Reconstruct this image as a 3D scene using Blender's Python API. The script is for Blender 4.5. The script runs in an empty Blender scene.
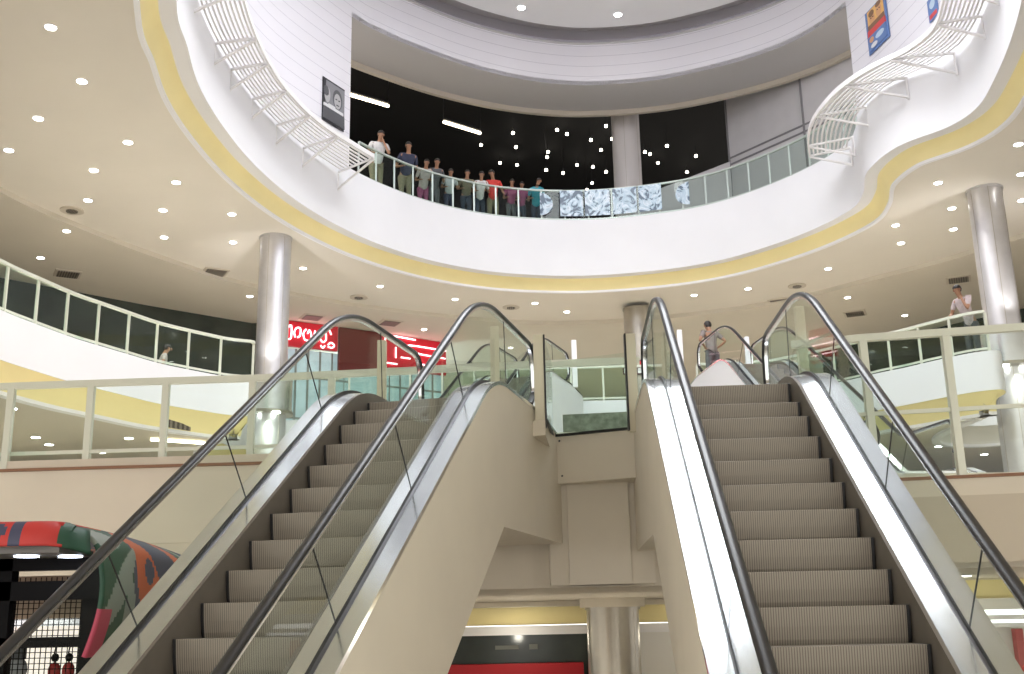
import bpy, bmesh, math, random
from mathutils import Vector, Matrix
from mathutils.geometry import tessellate_polygon
random.seed(7)
SC = bpy.context.scene
COL = SC.collection
R = math.radians

# ------------------------------------------------------------------ camera
# metres; the eye of the photographer is the origin, the ground floor lies 1.65 below it
FLOOR0, FLOOR1, FLOOR2, FLOOR3 = -1.65, 2.1, 5.6, 12.8
pitch, roll, FPX = R(14.5), R(-1.21), 1080.0
c_, s_ = math.cos(pitch), math.sin(pitch)
F_ = Vector((0, c_, s_)); U0 = Vector((0, -s_, c_)); R0 = Vector((1, 0, 0))
Rv = R0 * math.cos(roll) + U0 * math.sin(roll)
Uv = R0 * -math.sin(roll) + U0 * math.cos(roll)
cam_d = bpy.data.cameras.new('camera'); cam = bpy.data.objects.new('camera', cam_d); COL.objects.link(cam)
m3 = Matrix((Rv, Uv, -F_)).transposed()
cam.matrix_world = m3.to_4x4()
cam_d.sensor_width = 36; cam_d.lens = 36 * FPX / 1024; cam_d.clip_end = 300; cam_d.clip_start = 0.05
SC.camera = cam
# ------------------------------------------------------------------ light and exposure
w = bpy.data.worlds.new('world'); SC.world = w; w.use_nodes = True
w.node_tree.nodes['Background'].inputs[0].default_value = (1.0, 0.965, 0.92, 1)
w.node_tree.nodes['Background'].inputs[1].default_value = 1.9
SC.view_settings.view_transform = 'Standard'; SC.view_settings.look = 'None'
SC.view_settings.gamma = 1; SC.view_settings.use_curve_mapping = False
SC.view_settings.exposure = 0.45
def lamp(name, kind, loc, energy, color=(1, .95, .88), size=.2, target=None, angle=None, blend=.6, spread=None):
    d = bpy.data.lights.new(name, kind); d.energy = energy; d.color = color
    if kind == 'AREA': d.shape = 'DISK'; d.size = size
    else: d.shadow_soft_size = size
    if angle: d.spot_size = angle; d.spot_blend = blend
    o = bpy.data.objects.new(name, d); COL.objects.link(o); o.location = loc
    if target is not None:
        o.rotation_euler = (Vector(target) - Vector(loc)).to_track_quat('-Z', 'Y').to_euler()
    return o
SKY_EMIT = 7.5          # luminous disc in the middle of the dome
for x_, y_ in ((-7,19),(-3,20),(1,20),(6,19.5),(10,15),(-12,18),(-2.5,31),(5.5,30)):
    lamp('ground_downlight', 'SPOT', (x_, y_, .25 if y_ < 25 else .15), 160, (1,.97,.9), .12, (x_, y_, -2), R(150), 1.)
for x_, y_ in ((-9,7),(-12,15),(-4,2),(4,1.5),(10,3),(17,10),(18,20),(-13,24)):
    lamp('middle_downlight', 'SPOT', (x_, y_, 4.2), 260, (1,.97,.9), .12, (x_, y_, 0), R(140), 1.)
for x_ in (-4, 0, 4.5): lamp('cove_light', 'POINT', (x_, 25.0, -.5), 13, (1,.95,.8), .1)
for x_ in (6, 10): lamp('cove_light', 'POINT', (x_, 16.4, -.2), 16, (1,.95,.8), .1)
for x_, y_ in ((-3,46),(6,48),(9,42)): lamp('far_fill', 'SPOT', (x_, y_, 10.2), 500, (1,.97,.92), .1, (x_, y_, 0), R(150), 1.)  # added fill lamps without fittings, brightening the far end of the gallery
lamp('shop_light', 'POINT', (-5.5, 42, 8.2), 420, (.75, .92, 1), .6)

# ------------------------------------------------------------------ materials
def mat(name, color, rough=.6, metal=0., emit=0., ecol=None, spec=.5, noise=0., nscale=8., bump=0., bscale=60.):
    m = bpy.data.materials.new(name); m.use_nodes = True
    nt = m.node_tree; b = nt.nodes['Principled BSDF']
    b.inputs['Base Color'].default_value = (*color, 1); b.inputs['Roughness'].default_value = rough
    b.inputs['Metallic'].default_value = metal; b.inputs['Specular IOR Level'].default_value = spec
    if emit:
        b.inputs['Emission Color'].default_value = (*(ecol or color), 1); b.inputs['Emission Strength'].default_value = emit
    tc = nt.nodes.new('ShaderNodeTexCoord')
    if noise:
        n = nt.nodes.new('ShaderNodeTexNoise'); n.inputs['Scale'].default_value = nscale; n.inputs['Detail'].default_value = 5
        nt.links.new(tc.outputs['Object'], n.inputs['Vector'])
        r = nt.nodes.new('ShaderNodeValToRGB')
        r.color_ramp.elements[0].position = .3; r.color_ramp.elements[1].position = .7
        r.color_ramp.elements[0].color = tuple(c * (1 - noise) for c in color) + (1,)
        r.color_ramp.elements[1].color = tuple(min(1, c * (1 + noise)) for c in color) + (1,)
        nt.links.new(n.outputs['Fac'], r.inputs['Fac']); nt.links.new(r.outputs['Color'], b.inputs['Base Color'])
    if bump:
        n2 = nt.nodes.new('ShaderNodeTexNoise'); n2.inputs['Scale'].default_value = bscale
        nt.links.new(tc.outputs['Object'], n2.inputs['Vector'])
        bp = nt.nodes.new('ShaderNodeBump'); bp.inputs['Strength'].default_value = bump; bp.inputs['Distance'].default_value = .01
        nt.links.new(n2.outputs['Fac'], bp.inputs['Height']); nt.links.new(bp.outputs['Normal'], b.inputs['Normal'])
    return m
def stripes(name, color, dark, axis, scale, width, rough=.5, metal=0., bump=0.):
    """thin dark lines every 1/scale metres along one object axis"""
    m = bpy.data.materials.new(name); m.use_nodes = True; nt = m.node_tree; b = nt.nodes['Principled BSDF']
    tc = nt.nodes.new('ShaderNodeTexCoord'); sp = nt.nodes.new('ShaderNodeSeparateXYZ')
    nt.links.new(tc.outputs['Object'], sp.inputs[0])
    mu = nt.nodes.new('ShaderNodeMath'); mu.operation = 'MULTIPLY'; mu.inputs[1].default_value = scale
    nt.links.new(sp.outputs['XYZ'.index(axis)], mu.inputs[0])
    fr = nt.nodes.new('ShaderNodeMath'); fr.operation = 'FRACT'; nt.links.new(mu.outputs[0], fr.inputs[0])
    lt = nt.nodes.new('ShaderNodeMath'); lt.operation = 'LESS_THAN'; lt.inputs[1].default_value = width
    nt.links.new(fr.outputs[0], lt.inputs[0])
    mx = nt.nodes.new('ShaderNodeMix'); mx.data_type = 'RGBA'
    mx.inputs[6].default_value = (*color, 1); mx.inputs[7].default_value = (*dark, 1)
    nt.links.new(lt.outputs[0], mx.inputs[0]); nt.links.new(mx.outputs[2], b.inputs['Base Color'])
    b.inputs['Roughness'].default_value = rough; b.inputs['Metallic'].default_value = metal
    return m
def glass(name, tint=(.93, .97, .95), refl=1.0):
    m = bpy.data.materials.new(name); m.use_nodes = True; nt = m.node_tree
    nt.nodes.remove(nt.nodes['Principled BSDF'])
    t = nt.nodes.new('ShaderNodeBsdfTransparent'); t.inputs[0].default_value = (*tint, 1)
    g = nt.nodes.new('ShaderNodeBsdfGlossy'); g.inputs['Roughness'].default_value = .01
    f = nt.nodes.new('ShaderNodeLayerWeight'); f.inputs[0].default_value = .5
    pw_ = nt.nodes.new('ShaderNodeMath'); pw_.operation = 'POWER'; pw_.inputs[1].default_value = 5.5
    nt.links.new(f.outputs['Facing'], pw_.inputs[0])
    mm = nt.nodes.new('ShaderNodeMath'); mm.operation = 'MULTIPLY_ADD'; mm.inputs[1].default_value = .5*refl; mm.inputs[2].default_value = .016*refl
    mx = nt.nodes.new('ShaderNodeMixShader')
    nt.links.new(pw_.outputs[0], mm.inputs[0]); nt.links.new(mm.outputs[0], mx.inputs[0])
    nt.links.new(t.outputs[0], mx.inputs[1]); nt.links.new(g.outputs[0], mx.inputs[2])
    nt.links.new(mx.outputs[0], nt.nodes['Material Output'].inputs[0])
    return m
M = {}
M['cream'] = mat('cream_plaster', (.74, .68, .57), .75, noise=.03, nscale=1.5)
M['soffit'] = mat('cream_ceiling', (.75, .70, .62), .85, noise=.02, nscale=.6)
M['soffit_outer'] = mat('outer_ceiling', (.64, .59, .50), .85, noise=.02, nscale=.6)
M['white'] = mat('white_fascia', (.78, .775, .80), .7, noise=.015, nscale=.8)
M['offwhite'] = mat('offwhite_panel', (.80, .78, .74), .6)
M['lip'] = mat('greige_lip', (.56, .50, .42), .8)
M['yellow'] = mat('yellow_cove', (.90, .78, .40), .6, noise=.04, nscale=.7)
M['drum'] = stripes('drum_wall', (.74, .72, .76), (.50, .48, .53), 'Z', 2.6, .04, .7)
M['header'] = mat('header_soffit', (.52, .50, .50), .8)
M['grey_wall'] = mat('grey_wall', (.52, .50, .51), .8, noise=.03, nscale=2)
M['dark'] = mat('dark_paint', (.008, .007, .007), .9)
M['darkshop'] = mat('dark_shop_glass', (.045, .055, .048), .15, noise=.3, nscale=.8)
M['floor'] = mat('pale_tiles', (.66, .62, .56), .25, noise=.06, nscale=3)
M['granite'] = mat('grey_granite', (.33, .34, .30), .35, noise=.35, nscale=14)
M['steel'] = mat('brushed_steel', (.80, .80, .83), .24, 1., noise=.05, nscale=5)
M['deck'] = mat('deck_steel', (.86, .87, .90), .17, 1., noise=.04, nscale=3)
M['chrome'] = mat('chrome', (.8, .8, .82), .1, 1.)
M['column'] = mat('column_steel', (.60, .59, .60), .38, .85, noise=.05, nscale=3)
M['column_dark'] = mat('column_bronze', (.40, .37, .31), .3, .75, noise=.06, nscale=3)
M['column_white'] = mat('column_plaster', (.60, .56, .55), .7)
M['rubber'] = mat('handrail_rubber', (.024, .023, .023), .30, spec=.35)
M['black'] = mat('black_gasket', (.012, .012, .014), .4)
M['tread'] = stripes('ribbed_step', (.30, .265, .22), (.15, .125, .10), 'X', 62, .35, .5, .2)
M['skirt'] = mat('skirt_panel', (.19, .165, .14), .45, .3, noise=.06, nscale=6)
M['glass'] = glass('clear_glass')
M['far_glass'] = glass('far_clear_glass', (.93, .97, .95), .35)
M['rail_glass'] = glass('railing_glass', (.87, .93, .90), 1.0)
M['rail'] = mat('railing_paint', (.66, .68, .58), .4, .2)
M['rail3'] = mat('railing_grey_green', (.50, .56, .52), .4, .3)
M['post'] = mat('cream_post', (.66, .61, .47), .5)
M['shelf'] = mat('white_metal', (.78, .76, .76), .45, .1)
M['lampon'] = mat('lamp_glow', (1, 1, 1), .5, emit=14, ecol=(1, .97, .95))
M['bulb'] = mat('bulb_glow', (1, .95, .85), .5, emit=9, ecol=(1, .93, .8))
M['tube'] = mat('tube_glow', (1, .9, .7), .5, emit=7, ecol=(1, .86, .62))
M['sky'] = mat('dome_light', (1, 1, 1), .5, emit=SKY_EMIT, ecol=(.93, .96, 1))
M['trimwhite'] = mat('white_trim', (.85, .84, .86), .5)
M['vent'] = stripes('vent_grille', (.22, .19, .15), (.06, .05, .04), 'X', 14, .5, .5)
M['red'] = mat('red_sign', (.50, .012, .03), .4, emit=.10, ecol=(.8, .02, .03))
M['neon'] = mat('neon_tube', (1, .7, .75), .4, emit=2.6, ecol=(1, .62, .70))
M['maroon'] = mat('maroon_board', (.16, .02, .02), .5)
M['bluelit'] = mat('lit_shop_glass', (.42, .52, .56), .2, emit=.28, ecol=(.62, .85, .95), noise=.45, nscale=.9)

# ------------------------------------------------------------------ helpers
class MB:
    def __init__(s): s.v = []; s.f = []; s.mi = []; s.cur = 0
    def add(s, vs, fs):
        o = len(s.v); s.v += [tuple(v) for v in vs]
        for f in fs: s.f.append(tuple(o + i for i in f)); s.mi.append(s.cur)
        return s
    def box(s, a, b):
        (x0, y0, z0), (x1, y1, z1) = a, b
        return s.add([(x0,y0,z0),(x1,y0,z0),(x1,y1,z0),(x0,y1,z0),(x0,y0,z1),(x1,y0,z1),(x1,y1,z1),(x0,y1,z1)],
              [(0,3,2,1),(4,5,6,7),(0,1,5,4),(1,2,6,5),(2,3,7,6),(3,0,4,7)])
    def bar(s, p, q, w_, h_, up=(0, 0, 1)):
        p, q = Vector(p), Vector(q); d = (q - p).normalized(); up = Vector(up)
        if abs(d.dot(up)) > .98: up = Vector((0, 1, 0))
        a = d.cross(up).normalized() * w_ / 2; b = a.cross(d).normalized() * h_ / 2
        vs = [p-a-b, p+a-b, p+a+b, p-a+b, q-a-b, q+a-b, q+a+b, q-a+b]
        return s.add(vs, [(0,3,2,1),(4,5,6,7),(0,1,5,4),(1,2,6,5),(2,3,7,6),(3,0,4,7)])
    def tube(s, pts, r, n=8, closed=False, cap=True):
        pts = [Vector(p) for p in pts]; rings = []
        for i, p in enumerate(pts):
            a = pts[i-1] if (i or closed) else p; b = pts[(i+1) % len(pts)] if (i < len(pts)-1 or closed) else p
            d = (b - a).normalized(); up = Vector((0,0,1)) if abs(d.z) < .95 else Vector((0,1,0))
            x = d.cross(up).normalized(); y = x.cross(d).normalized()
            rr = r[i] if isinstance(r, (list, tuple)) else r
            rings.append([p + (x*math.cos(2*math.pi*k/n) + y*math.sin(2*math.pi*k/n))*rr for k in range(n)])
        vs = [v for g in rings for v in g]; fs = []; L = len(pts)
        for i in range(L if closed else L-1):
            j = (i+1) % L
            for k in range(n): fs.append((i*n+k, i*n+(k+1)%n, j*n+(k+1)%n, j*n+k))
        if cap and not closed: fs += [tuple(range(n))[::-1], tuple((L-1)*n+k for k in range(n))]
        return s.add(vs, fs)
    def cyl(s, x, y, z0, z1, r, n=40, r1=None):
        r1 = r if r1 is None else r1
        vs = [(x+r*math.cos(2*math.pi*k/n), y+r*math.sin(2*math.pi*k/n), z0) for k in range(n)] + \
             [(x+r1*math.cos(2*math.pi*k/n), y+r1*math.sin(2*math.pi*k/n), z1) for k in range(n)]
        return s.add(vs, [(k,(k+1)%n,n+(k+1)%n,n+k) for k in range(n)] + [tuple(range(n))[::-1], tuple(range(n,2*n))])
    def ell(s, c, r, n=12, m=8, z0=-1., z1=1.):
        vs = []; fs = []
        for i in range(m+1):
            zz = z0 + (z1-z0)*i/m; t = math.asin(max(-1, min(1, zz)))
            for k in range(n):
                a = 2*math.pi*k/n; vs.append((c[0]+r[0]*math.cos(t)*math.cos(a), c[1]+r[1]*math.cos(t)*math.sin(a), c[2]+r[2]*math.sin(t)))
        for i in range(m):
            for k in range(n): fs.append((i*n+k, i*n+(k+1)%n, (i+1)*n+(k+1)%n, (i+1)*n+k))
        fs += [tuple(range(n))[::-1], tuple(m*n+k for k in range(n))]
        return s.add(vs, fs)
    def prism(s, poly, axis, a, b):
        """poly: 2D outline; extruded along an axis from a to b. axis 'x': poly=(y,z); 'y': (x,z); 'z': (x,y)"""
        def P(p, t): return {'x': (t, p[0], p[1]), 'y': (p[0], t, p[1]), 'z': (p[0], p[1], t)}[axis]
        n = len(poly); vs = [P(p, a) for p in poly] + [P(p, b) for p in poly]
        fs = [(k, (k+1) % n, n+(k+1) % n, n+k) for k in range(n)]
        for t in tessellate_polygon([[Vector((p[0], p[1], 0)) for p in poly]]):
            fs.append(tuple(t)); fs.append(tuple(n+i for i in t[::-1]))
        return s.add(vs, fs)
    def sweep(s, plan, prof, closed=False, thick=True):
        """prof: closed outline (offset outward, z) carried along a plan curve (outward = left of travel)"""
        N = normals(plan, closed); k = len(prof); L = len(plan)
        vs = [(p[0]+n[0]*o, p[1]+n[1]*o, z) for p, n in zip(plan, N) for o, z in prof]; fs = []
        for i in range(L if closed else L-1):
            j = (i+1) % L
            for q in range(k if thick else k-1): fs.append((i*k+q, i*k+(q+1)%k, j*k+(q+1)%k, j*k+q))
        if not closed and thick:
            for base in (0, (L-1)*k):
                for t in tessellate_polygon([[Vector((o, z, 0)) for o, z in prof]]): fs.append(tuple(base+i for i in t))
        return s.add(vs, fs)
    def plate(s, outer, holes, z0, z1):
        """slab with holes"""
        polys = [[Vector((p[0], p[1], 0)) for p in L] for L in [outer]+holes]
        flat = [p for L in polys for p in L]; n = len(flat)
        vs = [(p.x, p.y, z0) for p in flat] + [(p.x, p.y, z1) for p in flat]; fs = []
        for t in tessellate_polygon(polys): fs.append(tuple(t)); fs.append(tuple(n+i for i in t[::-1]))
        b = 0
        for L in polys:
            m_ = len(L)
            for k in range(m_): fs.append((b+k, b+(k+1)%m_, n+b+(k+1)%m_, n+b+k))
            b += m_
        return s.add(vs, fs)
    def build(s, name, m, parent=None, smooth=False, bevel=0, seg=2):
        me = bpy.data.meshes.new(name); me.from_pydata(s.v, [], s.f)
        ms = m if isinstance(m, (list, tuple)) else [m]
        for x in ms: me.materials.append(x)
        me.polygons.foreach_set('material_index', s.mi)
        bm = bmesh.new(); bm.from_mesh(me); bmesh.ops.recalc_face_normals(bm, faces=bm.faces); bm.to_mesh(me); bm.free()
        if smooth:
            me.polygons.foreach_set('use_smooth', [True]*len(me.polygons))
            me.set_sharp_from_angle(angle=R(40))
        o = bpy.data.objects.new(name, me); COL.objects.link(o)
        if parent: o.parent = parent
        if bevel:
            b = o.modifiers.new('bevel', 'BEVEL'); b.width = bevel; b.segments = seg; b.limit_method = 'ANGLE'; b.angle_limit = R(40)
        return o
def normals(P, closed=False):
    out = []; L = len(P)
    for i in range(L):
        a = P[i-1] if (i or closed) else P[i]; b = P[(i+1) % L] if (i < L-1 or closed) else P[i]
        dx, dy = b[0]-a[0], b[1]-a[1]; d = math.hypot(dx, dy) or 1
        out.append((-dy/d, dx/d))
    return out
def smooth(P, closed=False, k=6):
    out = []; L = len(P)
    for i in range(L if closed else L-1):
        g = lambda j: P[j % L] if closed else P[max(0, min(L-1, j))]
        p0, p1, p2, p3 = g(i-1), g(i), g(i+1), g(i+2)
        for t in range(k):
            u = t/k
            out.append(tuple(.5*((2*p1[c])+(-p0[c]+p2[c])*u+(2*p0[c]-5*p1[c]+4*p2[c]-p3[c])*u*u+(-p0[c]+3*p1[c]-3*p2[c]+p3[c])*u**3) for c in range(len(p1))))
    if not closed: out.append(tuple(P[-1]))
    return out
def resample(P, step):
    out = [P[0]]; acc = 0
    D = [0]
    for a, b in zip(P, P[1:]): D.append(D[-1]+math.dist(a, b))
    n = max(1, round(D[-1]/step)); j = 0
    for i in range(1, n+1):
        t = D[-1]*i/n
        while j < len(P)-2 and D[j+1] < t: j += 1
        u = (t-D[j])/(D[j+1]-D[j]); out.append(tuple(P[j][c]+(P[j+1][c]-P[j][c])*u for c in range(len(P[0]))))
    return out
def offset(P, d, closed=False):
    return [(p[0]+n[0]*d, p[1]+n[1]*d) for p, n in zip(P, normals(P, closed))]
def tag(o, label, cat, group=None, kind=None):
    o['label'] = label; o['category'] = cat
    if group: o['group'] = group
    if kind: o['kind'] = kind
    return o
def thing(name, loc, label, cat, group=None, rz=0):
    o = bpy.data.objects.new(name, None); COL.objects.link(o); o.location = loc; o.rotation_euler = (0, 0, rz); o.empty_display_size = .2
    return tag(o, label, cat, group)
def struct(o, label, cat='wall'):
    o['kind'] = 'structure'; o['label'] = label; o['category'] = cat; return o
def copy_tree(o, parent=None):
    c = o.copy(); COL.objects.link(c)
    if parent: c.parent = parent
    for ch in list(o.children): copy_tree(ch, c)
    return c

# ------------------------------------------------------------------ plan curves
FB = [(-5.9,17.25),(-6.19,18.89),(-6.42,20.48),(-6.43,22.33),(-6.23,24.51),(-5.70,26.83),(-4.85,28.95),(-3.75,30.75),(-2.2,32.4),(-0.15,33.6),(2.42,34.05),
      (4.94,33.6),(6.85,32.6),(8.6,30.6),(9.55,28.6),(9.55,27.3),(9.2,25.8),(9.45,24.3),(10.3,23.2),(10.55,22.2),(10.36,20.87),(9.99,19.25),(9.4,17.4),
      (8.2,14.4),(5.6,11.6),(2.,10.4),(-1.8,11.),(-4.5,13.4)]
FBs = smooth(FB, True, 6)
L2 = [(-9.45,17.4),(-9.31,18.87),(-9.13,19.75),(-8.8,21.0),(-8.48,21.8),(-8.19,22.5),(-7.9,23.2),(-7.53,23.8),(-6.75,24.8),(-6.15,25.4),(-7.3,26.9),(-7.9,28.9),
      (-7.3,30.5),(-6.1,30.6),(-5.2,29.7),(-4.3,28.9),(-2.2,28.7),(2.5,28.7),(6.3,28.5),(7.5,27.8),(8.44,26.77),(8.97,25.94),(9.4,25.43),(9.8,24.83),(10.28,24.17),
      (10.66,23.85),(11.0,23.8),(11.28,24.4),(11.3,25.6),(11.3,27),(11.7,28.3),(12.6,28.8),(13.5,28),(13.9,26.3),(14.3,24),(15,20.5),(14.6,15),(11.6,10.),(6,7),(0,6.2),(-6,7.6),(-9.,12.5)]
L2s = smooth(L2, True, 5)
DRUM = [(-4.66,29.3),(-3.85,30.35),(-2.9,31.25),(-1.4,32.45),(.29,33.4),(1.8,33.9),(3.2,34.03),(5.2,33.75),(7.2,32.9),(8.7,31.9),(9.7,30.75),(10.35,29.3),
        (10.75,27.6),(11.1,25.2),(11.2,22.5),(10.9,19),(9.7,15.4),(7.2,12.3),(3,10.8),(-1.2,11.4),(-4.2,13.7),(-6,17),(-6.8,20.6),(-6.75,23.4),(-6.2,26.2)]
DRs = smooth(DRUM, True, 6); NOPEN = 11*6      # the first eleven spans are open below the header

# ------------------------------------------------------------------ the building shell
OUT = [(-34,-6),(-34,62),(36,62),(36,-6)]
struct(MB().box((-34,-6,FLOOR0-.2),(36,62,FLOOR0)).build('floor', M['floor']), 'grey tiled ground floor of the mall', 'floor')
# top gallery slab: cream ceiling with the wavy opening
CE = offset(FBs, .66, True)
ring2 = [p for p in smooth([(-12.6,17),(-12.9,21),(-12.5,24.8),(-11.6,27.4),(-10.2,30.2),(-8.3,33),(-4.2,36.2),(1.8,38.4),(8.2,36.9),(12.1,33.4),(14.4,30.6),(16.2,27),(16.6,22),(16,15),(10,7.5),(1,5.5),(-8,8)], True, 4)]
struct(MB().plate(ring2, [CE], 10.5, 10.62).build('ceiling', M['soffit']), 'cream gallery ceiling full of round downlights', 'ceiling')
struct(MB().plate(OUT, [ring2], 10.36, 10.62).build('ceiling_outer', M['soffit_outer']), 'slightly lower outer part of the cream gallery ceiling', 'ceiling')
mb = MB(); mb.sweep(FBs, [(0,10.85),(.0,12.8),(.42,12.8),(.42,10.85)], True)
struct(mb.build('wall_upper_fascia', M['white'], smooth=True), 'tall white wavy fascia band around the atrium opening', 'fascia')
struct(MB().sweep(FBs, [(.003,10.85),(.30,10.87),(.30,10.95),(.003,10.95)], True).build('trim_1', M['lip'], smooth=True), 'beige underside between white fascia and yellow cove', 'trim')
struct(MB().sweep(FBs, [(.30,10.86),(.44,10.80),(.54,10.66),(.60,10.48),(.66,10.48),(.66,10.95),(.30,10.95)], True).build('trim_2', M['yellow'], smooth=True), 'yellow cove following the wavy upper opening', 'trim')
struct(MB().sweep(FBs, [(.59,10.44),(.69,10.44),(.69,10.53),(.59,10.53)], True).build('trim_3', M['trimwhite'], smooth=True), 'thin white bead along the yellow cove of the upper opening', 'trim')
# upper gallery floor
struct(MB().plate([(-20,8),(-20,52),(24,52),(24,8)], [offset(FBs,.42,True)], 12.6, 12.8).build('floor_upper', M['floor']), 'floor slab of the top gallery', 'floor')
# middle gallery slab
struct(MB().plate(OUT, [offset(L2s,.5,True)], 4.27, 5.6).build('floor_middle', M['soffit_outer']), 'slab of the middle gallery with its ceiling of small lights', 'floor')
struct(MB().sweep(L2s, [(0,4.7),(0,5.6),(.5,5.6),(.5,4.7)], True).build('wall_middle_fascia', M['white'], smooth=True), 'white curved fascia of the middle gallery', 'fascia')
cove2 = [(.02,4.7),(.16,4.62),(.34,4.42),(.42,4.25),(.5,4.25),(.5,4.75),(.02,4.75)]
struct(MB().sweep(L2s[28*5:34*5+1], cove2).build('trim_22', M['offwhite'], smooth=True), 'pale cove around the bay of the right column', 'trim')
struct(MB().sweep(L2s[34*5:]+L2s[:28*5+1], cove2).build('trim_4', M['yellow'], smooth=True), 'yellow cove below the white middle fascia', 'trim')
struct(MB().sweep(L2s, [(.41,4.20),(.62,4.20),(.62,4.30),(.41,4.30)], True).build('trim_5', M['trimwhite'], smooth=True), 'white bead along the yellow cove of the middle gallery', 'trim')
# first floor slab with its front edge
F1L = [(-13,14.6),(-9.5,14.2),(-6.9,13.95),(-5.4,13.85),(-4.3,13.8),(-3.3,13.75),(-1.3,13.5)]
struct(MB().plate([(-30,14.8)]+F1L+[(.2,13.3),(2.2,13.25),(3.6,13.1),(4.2,17.2),(12,17.6),(32,17.6),(32,60),(-30,60)], [], .32, 2.08).build('floor_first', M['cream']), 'cream first floor slab the escalators lead up to', 'floor')
struct(MB().sweep(F1L, [(-.06,.98),(-.06,1.94),(.5,1.94),(.5,.98)]).build('wall_first_front_left', M['cream']), 'cream front band of the first floor left of the escalators', 'wall')
struct(MB().sweep([(p[0], p[1]-.02) for p in F1L], [(-.10,1.93),(-.10,1.965),(.3,1.965),(.3,1.93)]).build('trim_6', mat('brown_edge', (.25,.12,.06), .5)), 'thin brown edge strip under the left railing', 'trim')
F1R = [(3.3,12.55),(4.08,12.3),(4.96,12.12),(5.85,11.93),(7.5,11.5),(10,10.6),(13,9.2)]
struct(MB().sweep(F1R, [(0,.50),(0,1.40),(.25,1.40),(.25,.50)]).build('wall_first_front_right', M['cream']), 'cream front band right of the escalators', 'wall')
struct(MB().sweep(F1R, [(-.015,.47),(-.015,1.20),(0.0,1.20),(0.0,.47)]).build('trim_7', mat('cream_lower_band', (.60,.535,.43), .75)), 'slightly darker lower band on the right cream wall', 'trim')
struct(MB().sweep(F1R, [(-.03,1.39),(-.03,1.425),(.27,1.425),(.27,1.39)]).build('trim_8', bpy.data.materials['brown_edge']), 'thin brown edge strip under the right railing', 'trim')
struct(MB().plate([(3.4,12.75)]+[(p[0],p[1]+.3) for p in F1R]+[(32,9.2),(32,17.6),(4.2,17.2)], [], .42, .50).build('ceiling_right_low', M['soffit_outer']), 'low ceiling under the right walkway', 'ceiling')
# pier between the two escalators
b = MB(); b.prism([(.45,12.95),(1.50,12.4),(1.62,13.4),(.42,13.4)], 'z', 1.52, 2.10)
struct(b.build('wall_pier_box', M['cream'], bevel=.01), 'cream box panel between the tops of the escalators', 'wall')
b = MB(); b.prism([(.62,13.02),(1.34,12.88),(1.40,13.4),(.60,13.4)], 'z', .34, 1.54)
b.prism([(.40,13.1),(1.62,12.92),(1.66,13.45),(.38,13.45)], 'z', .34, 2.05)
struct(b.build('wall_pier', M['cream']), 'cream recessed pier below the box panel', 'wall')
b = MB()
for x_, z_ in ((.54,2.02),(1.42,2.02),(.56,1.60),(1.42,1.60)): b.cyl(x_, 12.86-(x_-.5)*.48, 0, .02, .012, 8); b.v[-16:] = [(v[0], 12.86-(x_-.5)*.50 + (v[2]-.02), z_+(v[1]-(12.86-(x_-.5)*.48))) for v in b.v[-16:]]
struct(b.build('trim_9', M['black']), 'small dark screws at the corners of the box panel', 'trim')
# granite kerb on the landing
struct(MB().prism([(.62,13.5),(1.9,13.3),(1.95,13.5),(.64,13.7)], 'z', 2.08, 2.46).build('trim_10', M['granite']), 'grey granite kerb behind the landing glass', 'trim')
# drum around the atrium above the gallery
N_ = len(DRs); full = DRs[NOPEN:] + [DRs[0]]
struct(MB().sweep(full, [(0,12.8),(0,19.35),(.22,19.6),(.22,12.8)]).build('wall_drum', M['drum'], smooth=True), 'pale curved drum wall with fine horizontal joints', 'wall')
op = DRs[:NOPEN+1]
struct(MB().sweep(op, [(0,17.75),(0,19.35),(.22,19.6),(.22,17.75)]).build('wall_drum_header', M['drum'], smooth=True), 'curved header of the drum above the dark gallery', 'wall')
struct(MB().sweep(op, [(.0,17.74),(2.0,17.74),(2.0,17.9),(.0,17.9)]).build('ceiling_header', M['header'], smooth=True), 'grey curved underside of the header', 'ceiling')
struct(MB().sweep(op, [(1.95,17.56),(2.1,17.56),(2.1,18.2),(1.95,18.2)]).build('trim_11', M['lip'], smooth=True), 'light band at the lower edge of the header', 'trim')
struct(MB().sweep(DRs, [(-.03,19.30),(.20,19.30),(.20,19.37),(-.03,19.37)], True).build('trim_12', M['header'], smooth=True), 'grey ledge around the top of the drum', 'trim')
disc = offset(DRs, -.58, True)
struct(MB().plate(disc, [], 19.62, 19.98).build('ceiling_dome', M['white']), 'white dome ceiling disc with two downlights', 'ceiling')
struct(MB().sweep(DRs, [(-1.6,19.98),(.24,19.98),(.24,19.6),(.3,19.6),(.3,20.05),(-1.6,20.05)], True).build('ceiling_gap', mat('dark_gap', (.40,.38,.40), .8)), 'dark gap ring around the dome ceiling', 'ceiling')
o = MB().cyl(2, 18.6, 19.50, 19.63, 5.0, 64).build('ceiling_light', M['sky'], smooth=True)
tag(o, 'large round luminous panel in the dome', 'light')
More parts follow.
